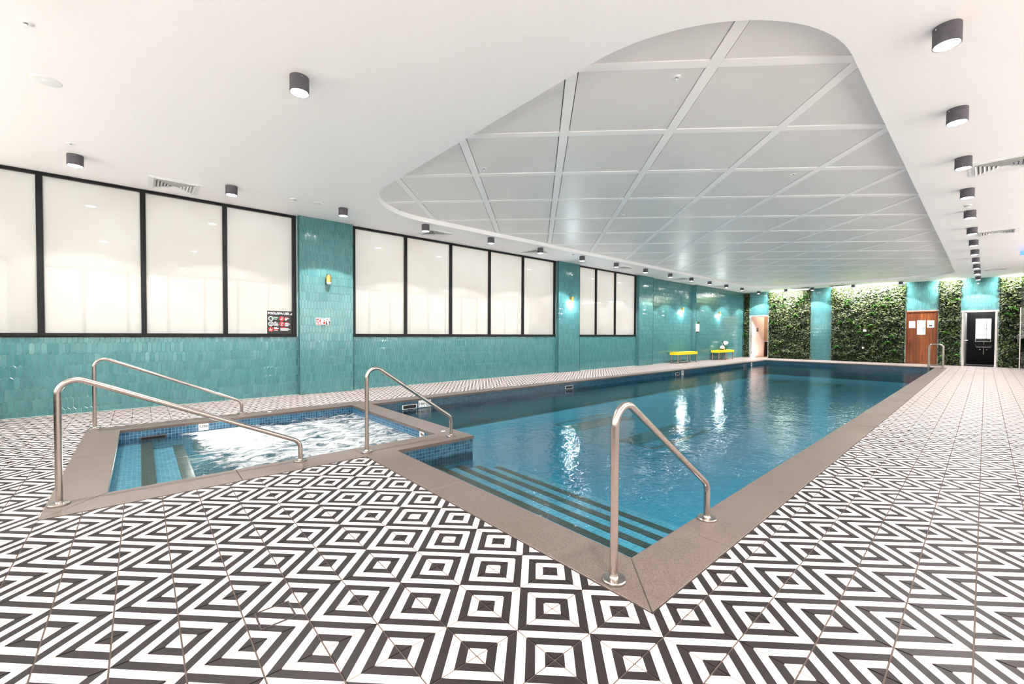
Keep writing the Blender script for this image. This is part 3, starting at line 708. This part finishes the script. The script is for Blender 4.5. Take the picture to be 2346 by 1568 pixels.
for lab, a, b, z0_, z1_ in (('blank-looking white notice taped to the cedar door left of its window', -2.135, -1.945, 1.49, 1.78), ('white notice with a small black mark taped to the cedar door right of its window', -1.595, -1.385, 1.50, 1.80)):
    t = thing('paper_notice', lab, 'notice', ((a+b)/2, YB-.001, (z0_+z1_)/2)); w2, h2 = (b-a)/2, (z1_-z0_)/2
    MB().box(-w2, -.003, -h2, w2, 0, h2).build('sheet', MT['paper'], t)
    ln = MB()
    for k in range(4): ln.box(-w2*.75, -.0036, h2*(.55-.25*k), w2*(.7-.1*k), -.003, h2*(.55-.25*k)+.006)
    ln.build('print_lines', plain('faint print', (.6, .55, .57, 1), .7), t, kind='stuff')
    if 'black' in lab: MB().box(-.045, -.004, -.10, .045, -.003, -.04).build('print_block', MT['dgrey'], t)

d = struct('door_3')
for q in ((D3[0], D3[0]+.055, 0, D3[2]), (D3[1]-.06, D3[1], 0, D3[2]), (D3[0]+.055, D3[1]-.06, D3[2]-.05, D3[2])): MB().box(q[0], YB-.03, q[2], q[1], YB+.16, q[3], .004).build('jamb', MT['alu'], d)
lf = MB().box(0, 0, .008, .86, .04, D3[2]-.06, .003).build('door_leaf', MT['alu'], d); lf.location = (D3[0]+.062, YB+.14, 0); lf.rotation_euler = (0, 0, R(86))
MB().tube([(.78, 0, 1.0), (.78, -.05, 1.0), (.66, -.055, 1.0)], .010, 10).build('door_handle', MT['steel'], lf)
MB().tube([(-.545, YB-.03, 1.0), (-.545, YB-.07, 1.0), (-.46, YB-.075, 1.0)], .010, 10).build('door_handle', MT['steel'], d)
rb = MB(); rb.box(-1.2, YB+.2, -.06, 1.0, 25.6, -.004); rb.box(-1.3, YB+.2, 0, -1.2, 25.6, 2.6); rb.box(.9, YB+.2, 0, 1.0, 25.6, 2.6); rb.box(-1.3, 25.5, 0, 1.0, 25.6, 2.6); rb.box(-1.3, YB+.2, 2.6, 1.0, 25.6, 2.65)
struct('wall_washroom', rb, MT['blackwall'])
t = thing('washroom_mirror', 'rectangular mirror reflecting bright windows on the black washroom wall', 'mirror', (-.065, 25.495, 1.40))
MB().box(-.215, -.02, -.47, .215, 0, .47, .003).build('frame', MT['alu'], t); MB().box(-.20, -.024, -.455, .20, -.018, .455).build('glass', MT['mirror'], t)
t = thing('wash_basin', 'grey white wall-hung basin under the mirror in the black washroom', 'basin', (-.045, 25.49, .80))
bm = bmesh.new(); bmesh.ops.create_cube(bm, size=1)
for v in bm.verts: v.co = Vector((v.co.x*(.46 if v.co.z > 0 else .40), -.19+v.co.y*(.34 if v.co.z > 0 else .28), v.co.z*.12-.04))
top = max(bm.faces, key=lambda f: f.calc_center_median().z); r_ = bmesh.ops.inset_region(bm, faces=[top], thickness=.03); 
for v in top.verts: v.co.z -= .07
bmesh.ops.bevel(bm, geom=list(bm.edges), offset=.012, segments=2, affect='EDGES')
MB().addbm(bm).build('bowl', MT['basin'], t, True)
MB().tube([(0, -.05, .02), (0, -.05, .10), (0, -.10, .115), (0, -.15, .095)], .012, 10).build('tap', MT['steel'], t, True); MB().tube([(0, -.17, -.09), (0, -.17, -.36), (0, -.02, -.36)], .016, 10).build('waste_pipe', MT['steel'], t)
for s in (-1, 1): soft(MB().lathe([(.035, 0), (.035, -.02), (.02, -.03), (0, -.032)], (s*.09, 0, -.18), 14, 'y').build('stop_valve', MT['steel'], t))
pl = bpy.data.lights.new('washroom_light', 'POINT'); pl.energy = 24; t2 = thing('washroom_fill_lamp', 'unseen ceiling lamp added to light the black washroom at the far right', 'ceiling light', (-.1, 24.9, 2.6))  # invented fixture, added to brighten the basin in the dark washroom
MB().lathe([(.07, -.02), (.07, 0)], n=16).build('trim_ring', MT['white'], t2); MB().lathe([(0, -.024), (.055, -.022)], n=16).build('lens', MT['lens'], t2)
po = bpy.data.objects.new('lamp_light', pl); COL.objects.link(po); po.parent = t2; po.location = (0, 0, -.1)

# ------------------------------------------------------------------ living walls
def living_wall(label, xa, xb, dens=900, ferns=8, th=.10):
    t = thing('living_wall', label, 'living wall', ((xa+xb)/2, YB-.004, 0)); wd = (xb-xa)/2; zt = 3.36
    MB().box(-wd+.02, -.06, .01, wd-.02, 0, zt).build('planting_panel', MT['soil'], t)
    mb = MB(); sd = random.random()*50
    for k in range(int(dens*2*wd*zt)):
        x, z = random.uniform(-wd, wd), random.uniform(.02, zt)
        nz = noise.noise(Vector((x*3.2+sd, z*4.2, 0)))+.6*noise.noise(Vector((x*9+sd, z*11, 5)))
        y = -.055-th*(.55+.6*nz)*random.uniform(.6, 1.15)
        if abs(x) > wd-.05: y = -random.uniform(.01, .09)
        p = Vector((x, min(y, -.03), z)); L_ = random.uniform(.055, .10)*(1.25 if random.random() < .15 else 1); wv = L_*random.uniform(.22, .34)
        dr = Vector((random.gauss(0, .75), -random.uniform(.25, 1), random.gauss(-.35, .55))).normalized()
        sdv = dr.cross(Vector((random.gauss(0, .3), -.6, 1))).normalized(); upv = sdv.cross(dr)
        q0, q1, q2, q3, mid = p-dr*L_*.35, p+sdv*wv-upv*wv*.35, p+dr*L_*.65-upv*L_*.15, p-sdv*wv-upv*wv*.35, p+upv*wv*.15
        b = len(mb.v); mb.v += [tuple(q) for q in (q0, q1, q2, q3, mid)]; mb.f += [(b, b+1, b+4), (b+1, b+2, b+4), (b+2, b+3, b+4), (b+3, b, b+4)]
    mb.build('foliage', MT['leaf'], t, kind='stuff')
    for k in range(ferns):
        fm = MB(); x, z = random.uniform(-wd*.85, wd*.85), random.uniform(.3, 3.1); c = Vector((x, -.10, z))
        for b_ in range(random.randint(10, 15)):
            a = random.uniform(-.4, math.pi+.4); dr = Vector((math.cos(a)*.8, -random.uniform(.4, .9), math.sin(a)*.7+.15)); ln = random.uniform(.14, .24); sv = dr.cross(Vector((0, 1, .3))).normalized()*.017
            pts = [c+dr*ln*u-Vector((0, 0, .16*u*u*ln/.2)) for u in (0, .35, .7, 1)]; bb_ = len(fm.v)
            for i, pp in enumerate(pts): w_ = (.6, 1, .8, .05)[i]; fm.v += [tuple(pp+sv*w_), tuple(pp-sv*w_)]
            for i in range(3): fm.f.append((bb_+2*i, bb_+2*i+1, bb_+2*i+3, bb_+2*i+2))
        fm.build('fern', MT['fern'], t)
    return t
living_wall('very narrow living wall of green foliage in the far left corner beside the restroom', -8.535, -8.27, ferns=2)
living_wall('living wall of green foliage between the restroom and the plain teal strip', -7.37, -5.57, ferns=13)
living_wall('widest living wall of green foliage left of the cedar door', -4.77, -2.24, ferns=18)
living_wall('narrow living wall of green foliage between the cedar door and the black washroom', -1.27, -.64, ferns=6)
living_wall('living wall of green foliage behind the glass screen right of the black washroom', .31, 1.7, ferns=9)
for X, Z, W_, H_ in ((-3.52, 1.38, .05, .10), (-3.57, .62, .03, .08)):
    t = thing('wall_socket', 'small white ' + ('upper' if Z > 1 else 'lower') + ' fitting poking out of the widest living wall', 'socket', (X-.02, YB-.17, Z))
    MB().box(-W_, -.02, -H_/2, W_, .10, H_/2, .006).build('housing', MT['white'], t); MB().box(-W_*.6, -.024, -H_*.3, W_*.6, -.018, 0, .002).build('cover', MT['basin'], t)
# glass screen at the right
t = thing('glass_screen', 'clear glass screen with a bright metal edge at the far right', 'glass screen', (.82, 23.66, 0))
MB().box(.015, -.006, .01, 1.3, .006, 2.2).build('glass_door', MT['glass'], t); MB().box(.0, -.006, 2.21, 1.3, .006, 3.39).build('glass_panel', MT['glass'], t)
MB().box(-.012, -.022, 0, .016, .022, 2.2, .003).build('edge_post', MT['alu'], t); MB().tube([(-.045, -.02, .95), (-.045, -.05, .95), (-.045, -.05, 1.25), (-.045, -.02, 1.25)], .009, 8).build('pull_handle', MT['steel'], t)

# ------------------------------------------------------------------ hand rails and pool ladder
def fillet(pts, r_, n=10):
    pts = [Vector(p) for p in pts]; out = [pts[0]]
    for i in range(1, len(pts)-1):
        a = (pts[i-1]-pts[i]).normalized(); b = (pts[i+1]-pts[i]).normalized(); ang = a.angle(b); rr = r_[i-1] if isinstance(r_, (list, tuple)) else r_
        tl = rr/math.tan(ang/2); c = pts[i]+(a+b).normalized()*(rr/math.sin(ang/2)); p0, p1 = pts[i]+a*tl, pts[i]+b*tl; v0, v1 = p0-c, p1-c; ax = v0.cross(v1).normalized(); tot = v0.angle(v1)
        for k in range(n+1): out.append(c+Matrix.Rotation(tot*k/n, 3, ax) @ v0)
    out.append(pts[-1]); return out
def hand_rail(label, x, y, ln, za, zb):
    t = thing('hand_rail', label, 'hand rail', (x, y, .006))
    p = fillet([(0, 0, .004), (0, 0, za), (0, ln, zb), (0, ln, .004)], [.092, .10], 14)
    # longer straight ends get extra rings so the tube stays round
    soft(MB().tube(p, .0190, 24).build('rail', MT['steel'], t))
    for yy in (0, ln): soft(MB().lathe([(.057, 0), (.057, .010), (.053, .015), (.024, .017), (.021, .024), (.0192, .026)], (0, yy, 0), 32).build('flange', MT['steel'], t))
hand_rail('nearest stainless hand rail over the pool steps at the front corner', -1.15, 1.67, 1.0, .905, .225)
hand_rail('longest-looking stainless hand rail in the foreground on the near spa edge', -4.13, -.42, 1.505, .895, .18)
hand_rail('stainless hand rail behind the spa, nearest the teal wall', -7.12, -.42, 1.51, .895, .18)
hand_rail('stainless hand rail standing between the spa and the pool steps', -4.02, 1.66, .98, .905, .22)
t = thing('pool_ladder', 'chrome pool ladder at the far right end of the pool', 'ladder', (-1.2, 21.2, 0))
for yy in (0, .5):
    p = fillet([(-.15, yy, -.85), (-.15, yy, .86), (.21, yy, .86), (.21, yy, .012)], .10, 8)
    soft(MB().tube(p, .021, 14).build('stringer', MT['steel'], t)); soft(MB().lathe([(.05, .006), (.05, .014), (.03, .022)], (.21, yy, 0), 18).build('flange', MT['steel'], t))
    soft(MB().tube([(-.15, yy, .10), (.21, yy, .10)], .014, 10).build('brace', MT['steel'], t))
for z in (-.30, -.55): MB().box(-.19, 0, z, -.11, .5, z+.03, .004).build('tread', MT['steel'], t)

# ------------------------------------------------------------------ ceiling downlights
ORD = ['first', 'second', 'third', 'fourth', 'fifth', 'sixth', 'seventh', 'eighth', 'ninth', 'tenth', 'eleventh', 'twelfth', 'thirteenth', 'fourteenth', 'fifteenth', 'sixteenth']
body_me = MB().lathe([(.060, .003), (.064, -.125), (.0725, -.135), (.0775, -.135), (.0775, 0), (.0, 0)], n=28).mesh('housing', MT['lampbody'])
lens_me = MB().lathe([(0, -.128), (.05, -.128), (.0705, -.1255)], n=24).mesh('lens', MT['lens'])
dot_me = MB().lathe([(0, .0), (.005, -.0005), (.007, -.002)], (0, 0, 0), 10).mesh('screw', MT['white'])
for me_ in (body_me,):
    for p in me_.polygons: p.use_smooth = True
    me_.set_sharp_from_angle(angle=R(40))
spot = bpy.data.lights.new('downlight_beam', 'SPOT'); spot.energy = LAMP; spot.spot_size = R(104); spot.spot_blend = .10; spot.shadow_soft_size = .045; spot.color = (1, .935, .905)
def downlight(x, y, label, group):
    t = thing('ceiling_light', label, 'ceiling light', (x, y, ZC), 0, group)
    link('housing', body_me, t); link('lens', lens_me, t); o = link('screw', dot_me, t); o.location = (.0775, 0, -.02); o.rotation_euler = (0, R(90), 0)
    o = link('screw', dot_me, t); o.location = (-.055, -.055, -.02); o.rotation_euler = (R(90), 0, R(-45))
    lo = bpy.data.objects.new('lamp_light', spot); COL.objects.link(lo); lo.parent = t; lo.location = (0, 0, -.137)
ly = [-.59, 1.06, 2.73, 4.39, 6.10, 7.77, 9.46, 11.13, 12.83, 14.50, 16.16, 17.80, 19.50, 21.30, 23.50]
for k, y in enumerate(ly): downlight(-7.63 if k < 5 else -7.67, y, '%s dark cylinder ceiling light from the left in the row along the windows' % ORD[k] if k < 14 else 'dark cylinder ceiling light in the far left corner of the row along the windows', 'downlights along the window side')
ry = [-.60, 1.06, 2.72, 4.37, 6.03, 7.73, 9.42, 11.08, 12.85, 14.53, 16.15, 17.84, 19.51, 21.30, 23.50]
for k, y in enumerate(ry): downlight(-.22, y, ('%s dark cylinder ceiling light from the front in the right-hand row' % ORD[k-3]) if k > 2 else ('dark cylinder ceiling light of the right-hand row above and %s the camera' % ('behind', 'beside', 'ahead of')[k]), 'downlights along the right side')
downlight(-4.0, 1.06, 'single dark cylinder ceiling light in the open white ceiling above the spa', 'downlights across the front')
downlight(-4.0, -.60, 'dark cylinder ceiling light of the front row just out of view on the left', 'downlights across the front')
for k, x in enumerate((-6.47, -5.40, -3.90, -2.36)): downlight(x, 23.5, '%s dark cylinder ceiling light from the left in the row before the living walls' % ORD[k], 'downlights before the living walls')
# slim planting lights above the living walls
for lab, a, b in (('restroom-side living wall', -7.15, -5.95), ('widest living wall', -4.6, -2.4), ('narrow living wall by the cedar door', -1.18, -.72), ('living wall behind the glass screen', .45, 1.5)):
    t = thing('planting_light', 'slim white ceiling strip light over the ' + lab, 'strip light', ((a+b)/2, 23.62, ZC)); h_ = (b-a)/2
    MB().box(-h_, -.02, -.022, h_, .02, 0, .003).build('housing', MT['white'], t); MB().box(-h_+.01, -.012, -.025, h_-.01, .012, -.021).build('diffuser', MT['lens'], t)
    al = bpy.data.lights.new('planting_beam', 'AREA'); al.shape = 'RECTANGLE'; al.size = 2*h_; al.size_y = .03; al.energy = 18*2*h_; al.color = (1, .97, .86); al.spread = R(110)
    lo = bpy.data.objects.new('lamp_light', al); COL.objects.link(lo); lo.parent = t; lo.location = (0, .02, -.03); lo.rotation_euler = (R(62), 0, 0)

# ------------------------------------------------------------------ ceiling vents and small fittings
def vent(x, y, label, w_=.30, detailed=True):
    t = thing('air_vent', label, 'air vent', (x, y, ZC), 0, 'square ceiling air vents'); fr_ = MB()
    for a, b, z in ((w_, w_-.035, -.008), (w_-.035, w_-.06, -.014)):
        for q in (rect(-a, -a, a, -b), rect(-a, b, a, a), rect(-a, -b, -b, b), rect(b, -b, a, b)): fr_.box(q[0][0], q[0][1], z, q[2][0], q[2][1], 0)
    fr_.build('frame', MT['white'], t); MB().box(-w_+.055, -w_+.055, -.003, w_-.055, w_-.055, -.001).build('backing', MT['dgrey'], t)
    i0 = w_-.062; jn = MB()
    for k in range(6):
        r0 = i0-k*.038; ln = r0
        for s in range(4):
            mb = MB() if detailed else jn; a = math.pi/2*s; c, s_ = round(math.cos(a)), round(math.sin(a))
            rot = lambda p: (c*p[0]-s_*p[1], s_*p[0]+c*p[1], p[2])
            b_ = len(mb.v); mb.v += [rot(p) for p in ((-ln, -r0, -.026), (ln, -r0, -.026), (ln-.03, -r0+.024, -.004), (-ln+.03, -r0+.024, -.004), (-ln, -r0, -.0235), (ln, -r0, -.0235), (ln-.03, -r0+.0255, -.0025), (-ln+.03, -r0+.0255, -.0025))]
            mb.f += [tuple(b_+i for i in q) for q in ((3, 2, 1, 0), (4, 5, 6, 7), (0, 1, 5, 4), (2, 3, 7, 6), (1, 2, 6, 5), (3, 0, 4, 7))]
            if detailed: mb.build('slat', MT['white'], t)
    if not detailed: jn.build('slats', MT['white'], t, kind='stuff')
vent(-8.18, .41, 'white square air vent nearest the camera above the first window')
vent(-8.14, 4.94, 'white square air vent above the second window beside its first downlight')
vent(-8.10, 8.02, 'white square air vent above the last panes of the second window')
for y, l in ((12.1, 'above the three-pane window'), (16.15, 'above the first yellow bench'), (19.95, 'above the second yellow bench')): vent(-8.08, y, 'white square air vent ' + l, detailed=False)
vent(.13, 8.42, 'largest white air vent beside the right-hand row of lights', .32); vent(.13, 13.75, 'middle white air vent beside the right-hand row of lights'); vent(.18, 21.4, 'farthest white air vent beside the right-hand row of lights', detailed=False)
for x, l in ((-5.85, 'above the living wall left of the plain teal strip'), (-4.35, 'above the living wall right of the plain teal strip')):
    t = thing('return_grille', 'dark ceiling grille ' + l, 'grille', (x, 23.40, ZC)); MB().box(-.36, -.16, -.008, .36, .16, 0, .003).build('frame', MT['lampbody'], t)
    sl_ = MB()
    for k in range(9): sl_.box(-.33, -.13+k*.03, -.014, .33, -.118+k*.03, -.006)
    sl_.build('louvres', MT['dgrey'], t, kind='stuff')
def sprinkler(x, y, z, label):
    t = thing('sprinkler', label, 'sprinkler', (x, y, z))
    soft(MB().lathe([(.040, 0), (.040, -.003), (.030, -.008), (.018, -.009), (.016, -.004), (0, -.004)], n=22).build('escutcheon', MT['white'], t))
    soft(MB().lathe([(0, -.034), (.013, -.034), (.013, -.032), (.004, -.030), (.005, -.020), (.008, -.016), (.008, -.004)], n=14).build('head', MT['white'], t)); MB().lathe([(.0086, -.006), (.0086, -.014)], n=12).build('bulb', MT['dgrey'], t)
sprinkler(-4.61, -.59, ZC, 'recessed white sprinkler in the top left corner of the ceiling'); sprinkler(-7.19, -.59, ZC, 'white sprinkler above the leftmost dark ceiling light')
PZ = ZC+.088
for x, y, l in ((-1.88, 3.63, 'nearest the top of the panelled ceiling'), (-4.69, 3.62, 'in the middle left of the panelled ceiling'), (-7.26, 3.63, 'in the left tip of the panelled ceiling'), (-1.87, 7.05, 'towards the right side of the panelled ceiling'), (-4.67, 7.03, 'in the panelled ceiling above the pool middle'), (-7.2, 7.03, 'by the left edge of the panelled ceiling'), (-1.9, 10.9, 'farther back at the right of the panelled ceiling'), (-4.7, 10.8, 'farther back in the panelled ceiling middle')): sprinkler(x, y, PZ, 'small white sprinkler ' + l)
t = thing('ceiling_speaker', 'flat white round ceiling speaker in the upper left above the window', 'speaker', (-5.55, -.60, ZC)); soft(MB().lathe([(0, -.006), (.085, -.006), (.095, -.004), (.10, 0)], n=36).build('rim', MT['white'], t)); MB().lathe([(0, -.012), (.022, -.011), (.03, -.006)], n=18).build('cone', MT['white'], t)
for x, y, l in ((-7.65, 1.92, 'above the end of the first window'), (-.24, 10.55, 'among the right-hand row of lights'), (-7.6, 9.0, 'above the second teal pillar')):
    t = thing('smoke_detector', 'small white domed smoke detector ' + l, 'smoke detector', (x, y, ZC)); soft(MB().lathe([(.05, 0), (.05, -.012), (.034, -.018), (.036, -.034), (.026, -.044), (0, -.046)], n=24).build('dome', MT['white'], t))
    MB().lathe([(.0375, -.022), (.0375, -.030)], n=24).build('sensor_slots', MT['dgrey'], t)
t = thing('access_disc', 'flat white ceiling disc beside the first teal pillar', 'disc', (-7.61, 2.30, ZC)); soft(MB().lathe([(0, -.005), (.065, -.005), (.07, 0)], n=30).build('cover', MT['white'], t))
t = thing('hanging_sign', 'small blue lit sign hanging from the ceiling at the right edge', 'sign', (.66, 16.85, ZC)); MB().box(-.11, -.02, -.16, .11, .02, -.05, .004).build('sign_box', MT['bluelit'], t)
for s in (-.08, .08): MB().tube([(s, 0, -.055), (s, 0, 0)], .005, 6).build('hanger', MT['white'], t)

# ------------------------------------------------------------------ wall sconces
def sconce(x, y, z, lit, label):
    t = thing('wall_sconce', label, 'wall light', (x, y, z), 0, 'brass wall sconces')
    soft(MB().lathe([(.036, 0), (.036, .008), (.012, .012)], (0, 0, .02), 18, 'x').build('wall_plate', MT['brass'], t)); MB().tube([(.01, 0, .02), (.05, 0, .02)], .010, 10).build('arm', MT['brass'], t)
    soft(MB().lathe([(.0, .085), (.022, .082), (.040, .070), (.048, .050), (.050, .030), (.050, -.075), (.047, -.077)], (.085, 0, 0), 24).build('brass_shade', MT['brass'], t), 50)
    soft(MB().lathe([(.046, -.068), (.045, -.085), (.036, -.108), (.020, -.119), (0, -.122)], (.085, 0, 0), 20).build('glass_dome', MT['globe'] if lit else MT['globe_off'], t))
    if lit:
        pl = bpy.data.lights.new('sconce_glow', 'POINT'); pl.energy = SCONCE; pl.color = (.95, .98, 1); pl.shadow_soft_size = .04; po = bpy.data.objects.new('lamp_light', pl); COL.objects.link(po); po.parent = t; po.location = (.085, 0, -.17)
sconce(XP, 2.77, 2.25, False, 'unlit brass wall sconce with white dome on the nearest teal pillar')
sconce(XP, 10.06, 2.27, True, 'lit brass wall sconce on the second teal pillar'); sconce(XW, 17.45, 2.27, True, 'lit brass wall sconce above the first yellow bench'); sconce(XR, 20.85, 2.22, True, 'lit brass wall sconce above the second yellow bench')

# ------------------------------------------------------------------ signs
t = thing('pool_rules_sign', 'black POOL/SPA USE rules sign with round red and white pictograms in the window corner', 'sign', (XW-.041, 1.975, 1.375)); A_, B_ = .225, .212
MB().box(0, -A_, -B_, .006, A_, B_).build('board', MT['blackp'], t)
text_mesh('POOL/SPA USE', .054, MT['paper'], 'heading', t, (.0068, -.040, .165), UX, VZ, bold=.0016)
fg = MB(); flat(fg, (.0068, .182, .165), [(-.035, -.02), (.03, -.022), (.036, -.012), (-.028, -.010)], UX, VZ); flat(fg, (.0068, .182, .165), [(-.015, -.006), (.015, .022), (.022, .016), (.004, -.006)], UX, VZ); ring_poly(fg, (.0068, .205, .172), .001, .010, UX, VZ, 12); fg.build('swimmer_symbol', MT['paper'], t)
bars = MB(); gb = MB(); rb_ = MB(); c0 = Vector((0, 0, 0))
for (u, v, mat, kind) in ((-.165, .070, 'paper', 0), (-.165, -.03, 'paper', 1), (-.165, -.13, 'red', 2), (.015, .070, 'red', 3), (.015, -.03, 'red', 4)):
    MB_ = MB(); ring_poly(MB_, (.0070, u, v), .030, .043, UX, VZ, 30)
    if mat == 'red': flat(MB_, (.0074, u, v), [(-.028, .020), (.020, -.028), (.028, -.020), (-.020, .028)], UX, VZ)
    MB_.build('pictogram_ring', MT[mat], t); fg = MB()
    if kind == 0: flat(fg, (.0071, u, v), [(0, 0), (.020, -.014), (.026, 0), (.018, .02), (0, .027)], UX, VZ)
    elif kind == 1: ring_poly(fg, (.0071, u, v+.013), .001, .008, UX, VZ, 12); flat(fg, (.0071, u, v), [(-.009, .004), (-.006, -.024), (.006, -.024), (.009, .004)], UX, VZ)
    elif kind == 2: flat(fg, (.0071, u, v), [(-.022, -.024), (-.004, -.026), (.002, .01), (-.008, .026), (-.018, .012)], UX, VZ); flat(fg, (.0071, u, v), [(.004, -.024), (.02, -.02), (.018, .004), (.008, .010)], UX, VZ)
    elif kind == 3: flat(fg, (.0071, u, v), [(-.028, -.02), (.024, -.02), (.02, -.004), (-.016, -.004)], UX, VZ); flat(fg, (.0071, u, v), [(.0, .0), (.014, .004), (.006, .024), (-.006, .02)], UX, VZ)
    else: flat(fg, (.0071, u, v), [(-.018, -.026), (.018, -.026), (.012, -.006), (-.012, -.006)], UX, VZ); flat(fg, (.0071, u, v), [(-.022, .012), (.022, .012), (.016, .022), (-.016, .022)], UX, VZ)
    fg.build('pictogram_figure', MT['green' if kind == 0 else 'paper'], t)
def tl(m, u, v, l): m.box(.0062, u, v-.004, .0068, u+l, v+.004)
for u, v0, rows in ((-.112, .092, [(.062, 0), (.074, 'g'), (.044, 0)]), (-.112, .004, [(.03, 0), (.062, 0), (.062, 0), (.074, 0), (.066, 0)]), (-.112, -.098, [(.05, 0), (.074, 0), (.07, 'r'), (.058, 0)]), (.068, .092, [(.058, 'r'), (.07, 0), (.046, 0), (.03, 0)]), (.068, .0, [(.055, 'r'), (.07, 0), (.09, 0), (.066, 0), (.056, 0)]), (-.008, -.098, [(.09, 'r'), (.14, 0), (.165, 0), (.13, 0)])):
    for k, (l, c) in enumerate(rows): tl({'g': gb, 'r': rb_, 0: bars}[c], u, v0-k*.0165, l)
bars.build('small_print', MT['paper'], t, kind='stuff'); gb.build('green_print', MT['green'], t, kind='stuff'); rb_.build('red_print', MT['red'], t, kind='stuff')
t = thing('emergency_button_panel', 'red, white and black emergency button panel on the nearest teal pillar', 'sign', (XP, 2.69, 1.405))
MB().box(.001, -.135, -.072, .005, -.042, .072, .001).build('red_sign', MT['paper'], t); r2 = MB().box(.005, -.130, -.010, .0056, -.046, .067); r2.box(.005, -.130, -.066, .0056, -.046, -.016); r2.build('red_print', MT['red'], t)
fg = MB(); flat(fg, (.0060, -.088, .022), [(-.03, -.01), (.0, -.03), (.012, -.006), (.034, .022), (.012, .018), (-.006, .006)], UX, VZ); ring_poly(fg, (.0060, -.108, -.042), .008, .014, UX, VZ, 16)
for k in range(3): fg.box(.0057, -.086, -.030-k*.011, .0060, -.054, -.025-k*.011)
fg.box(.0057, -.12, .052, .0060, -.058, .060); fg.build('red_sign_symbols', MT['paper'], t)
bx = MB().box(.001, -.036, -.062, .045, .036, .058, .004).build('button_box', MT['white'], t)
soft(MB().lathe([(.014, 0), (.014, .012), (0, .015)], (.045, .004, .018), 16, 'x').build('button', MT['green'], bx)); soft(MB().lathe([(.021, 0), (.021, .016), (.016, .022), (0, .024)], (.045, .004, -.024), 18, 'x').build('button', MT['red'], bx))
MB().box(.001, .040, -.072, .005, .135, .072, .001).build('black_sign', MT['paper'], t); k2 = MB().box(.005, .044, .030, .0056, .131, .067); k2.box(.005, .044, -.067, .0056, .131, .012); k2.build('black_print', MT['blackp'], t)
fg = MB(); ring_poly(fg, (.0060, .084, -.008), .001, .018, UX, VZ, 16); ring_poly(fg, (.0060, .094, -.042), .010, .020, UX, VZ, 18)
for k in range(2): fg.box(.0057, .052, .054-k*.012, .0060, .122, .059-k*.012)
fg.build('black_sign_symbols', MT['paper'], t)
t = thing('resuscitation_chart', 'tall narrow white chart with green and black print on the teal wall between the benches', 'chart', (XR, 18.68, 1.52))
MB().box(.001, -.17, -.25, .006, .17, .25, .001).build('board', MT['paper'], t)
q = MB().box(.006, -.168, .14, .0068, -.02, .248); q.build('green_print', MT['green'], t)
q = MB().box(.006, -.02, .14, .0068, .168, .248); q.box(.006, -.168, -.248, .0068, .168, -.195); q.build('black_print', MT['blackp'], t)
q = MB()
for k in range(6): q.box(.006, -.15, .09-k*.05, .0068, -.05, .105-k*.05)
q.build('green_text', MT['green'], t, kind='stuff')

# ------------------------------------------------------------------ yellow benches and the things on one of them
def bench(x, y, label):
    t = thing('yellow_bench', label, 'bench', (x, y, 0), 0, 'yellow benches'); ln, dp = 1.75, .36
    MB().box(-dp, 0, .435, 0, ln, .452, .003).build('seat', MT['yellow'], t)
    ap = MB(); ap.box(-.02, .001, .345, -.001, ln-.001, .434, .002); ap.box(-dp+.001, .001, .345, -dp+.02, ln-.001, .434, .002); ap.box(-dp+.02, .001, .345, -.02, .02, .434); ap.box(-dp+.02, ln-.02, .345, -.02, ln-.001, .434); ap.build('apron', MT['yellow'], t)
    MB().box(-dp-.001, -.001, .452, .001, ln+.001, .456).build('edge_band', MT['darkbr'], t)
    MB().box(-dp+.004, .004, .4562, -.004, ln-.004, .4575).build('seat_top', MT['yellow'], t)
    for yy in (.06, .86, ln-.06):
        for xx in (-.035, -dp+.035):
            l = soft(MB().lathe([(.022, .02), (.022, .435)], (xx, yy, 0), 14).build('leg', MT['steel'], t)); soft(MB().lathe([(.024, 0), (.026, .012), (.023, .022)], (xx, yy, 0), 14).build('foot', MT['blackp'], l))
bench(-8.24, 16.28, 'nearer yellow bench with steel legs against the teal wall, empty'); bench(-8.15, 19.98, 'farther yellow bench against the teal wall with a bucket on it')
t = thing('bucket', 'dark green bucket stuffed with a white net on the farther yellow bench', 'bucket', (-8.33, 21.06, .4575))
soft(MB().lathe([(0, .004), (.075, .004), (.078, 0), (.125, .20), (.128, .20), (.128, .205), (.118, .20), (.075, .012)], n=26).build('pail', MT['gcan'], t)); soft(MB().lathe([(.129, .185), (.133, .187), (.133, .203), (.129, .205)], n=26).build('rim', MT['gcan'], t))
t = thing('scoop_net', 'white folded net with a navy handle sticking out of the green bucket', 'net', (-8.33, 21.06, .4575))
bm = bmesh.new(); bmesh.ops.create_icosphere(bm, subdivisions=3, radius=1)
for v in bm.verts:
    n_ = noise.noise(v.co*2.1)*.16; z = v.co.z; v.co = Vector((v.co.x*.13, v.co.y*.17+.06+z*.05, .310+z*.10))*1.0+v.normal*n_*.12
soft(MB().addbm(bm).build('net_bag', MT['net'], t), 60)
MB().tube([(.0, -.08, .225), (-.0, -.15, .285), (.0, -.26, .42)], .022, 12).build('handle', MT['navy'], t); MB().tube([(.0, -.19, .33), (.0, -.25, .408)], .025, 12).build('grip', MT['blackp'], t)
t = thing('white_ball', 'white rounded lump on a dark and amber base beside the green bucket', 'ball', (-8.33, 20.80, .4575))
soft(MB().lathe([(0, .21), (.05, .20), (.085, .165), (.105, .115), (.10, .07), (.085, .045)], n=22).build('dome', MT['net'], t)); MB().lathe([(.095, 0), (.10, .05), (.085, .055)], n=22).build('base', MT['darkbr'], t)
MB().box(.06, -.05, .004, .104, .06, .045, .003).build('label_block', MT['amber'], t)
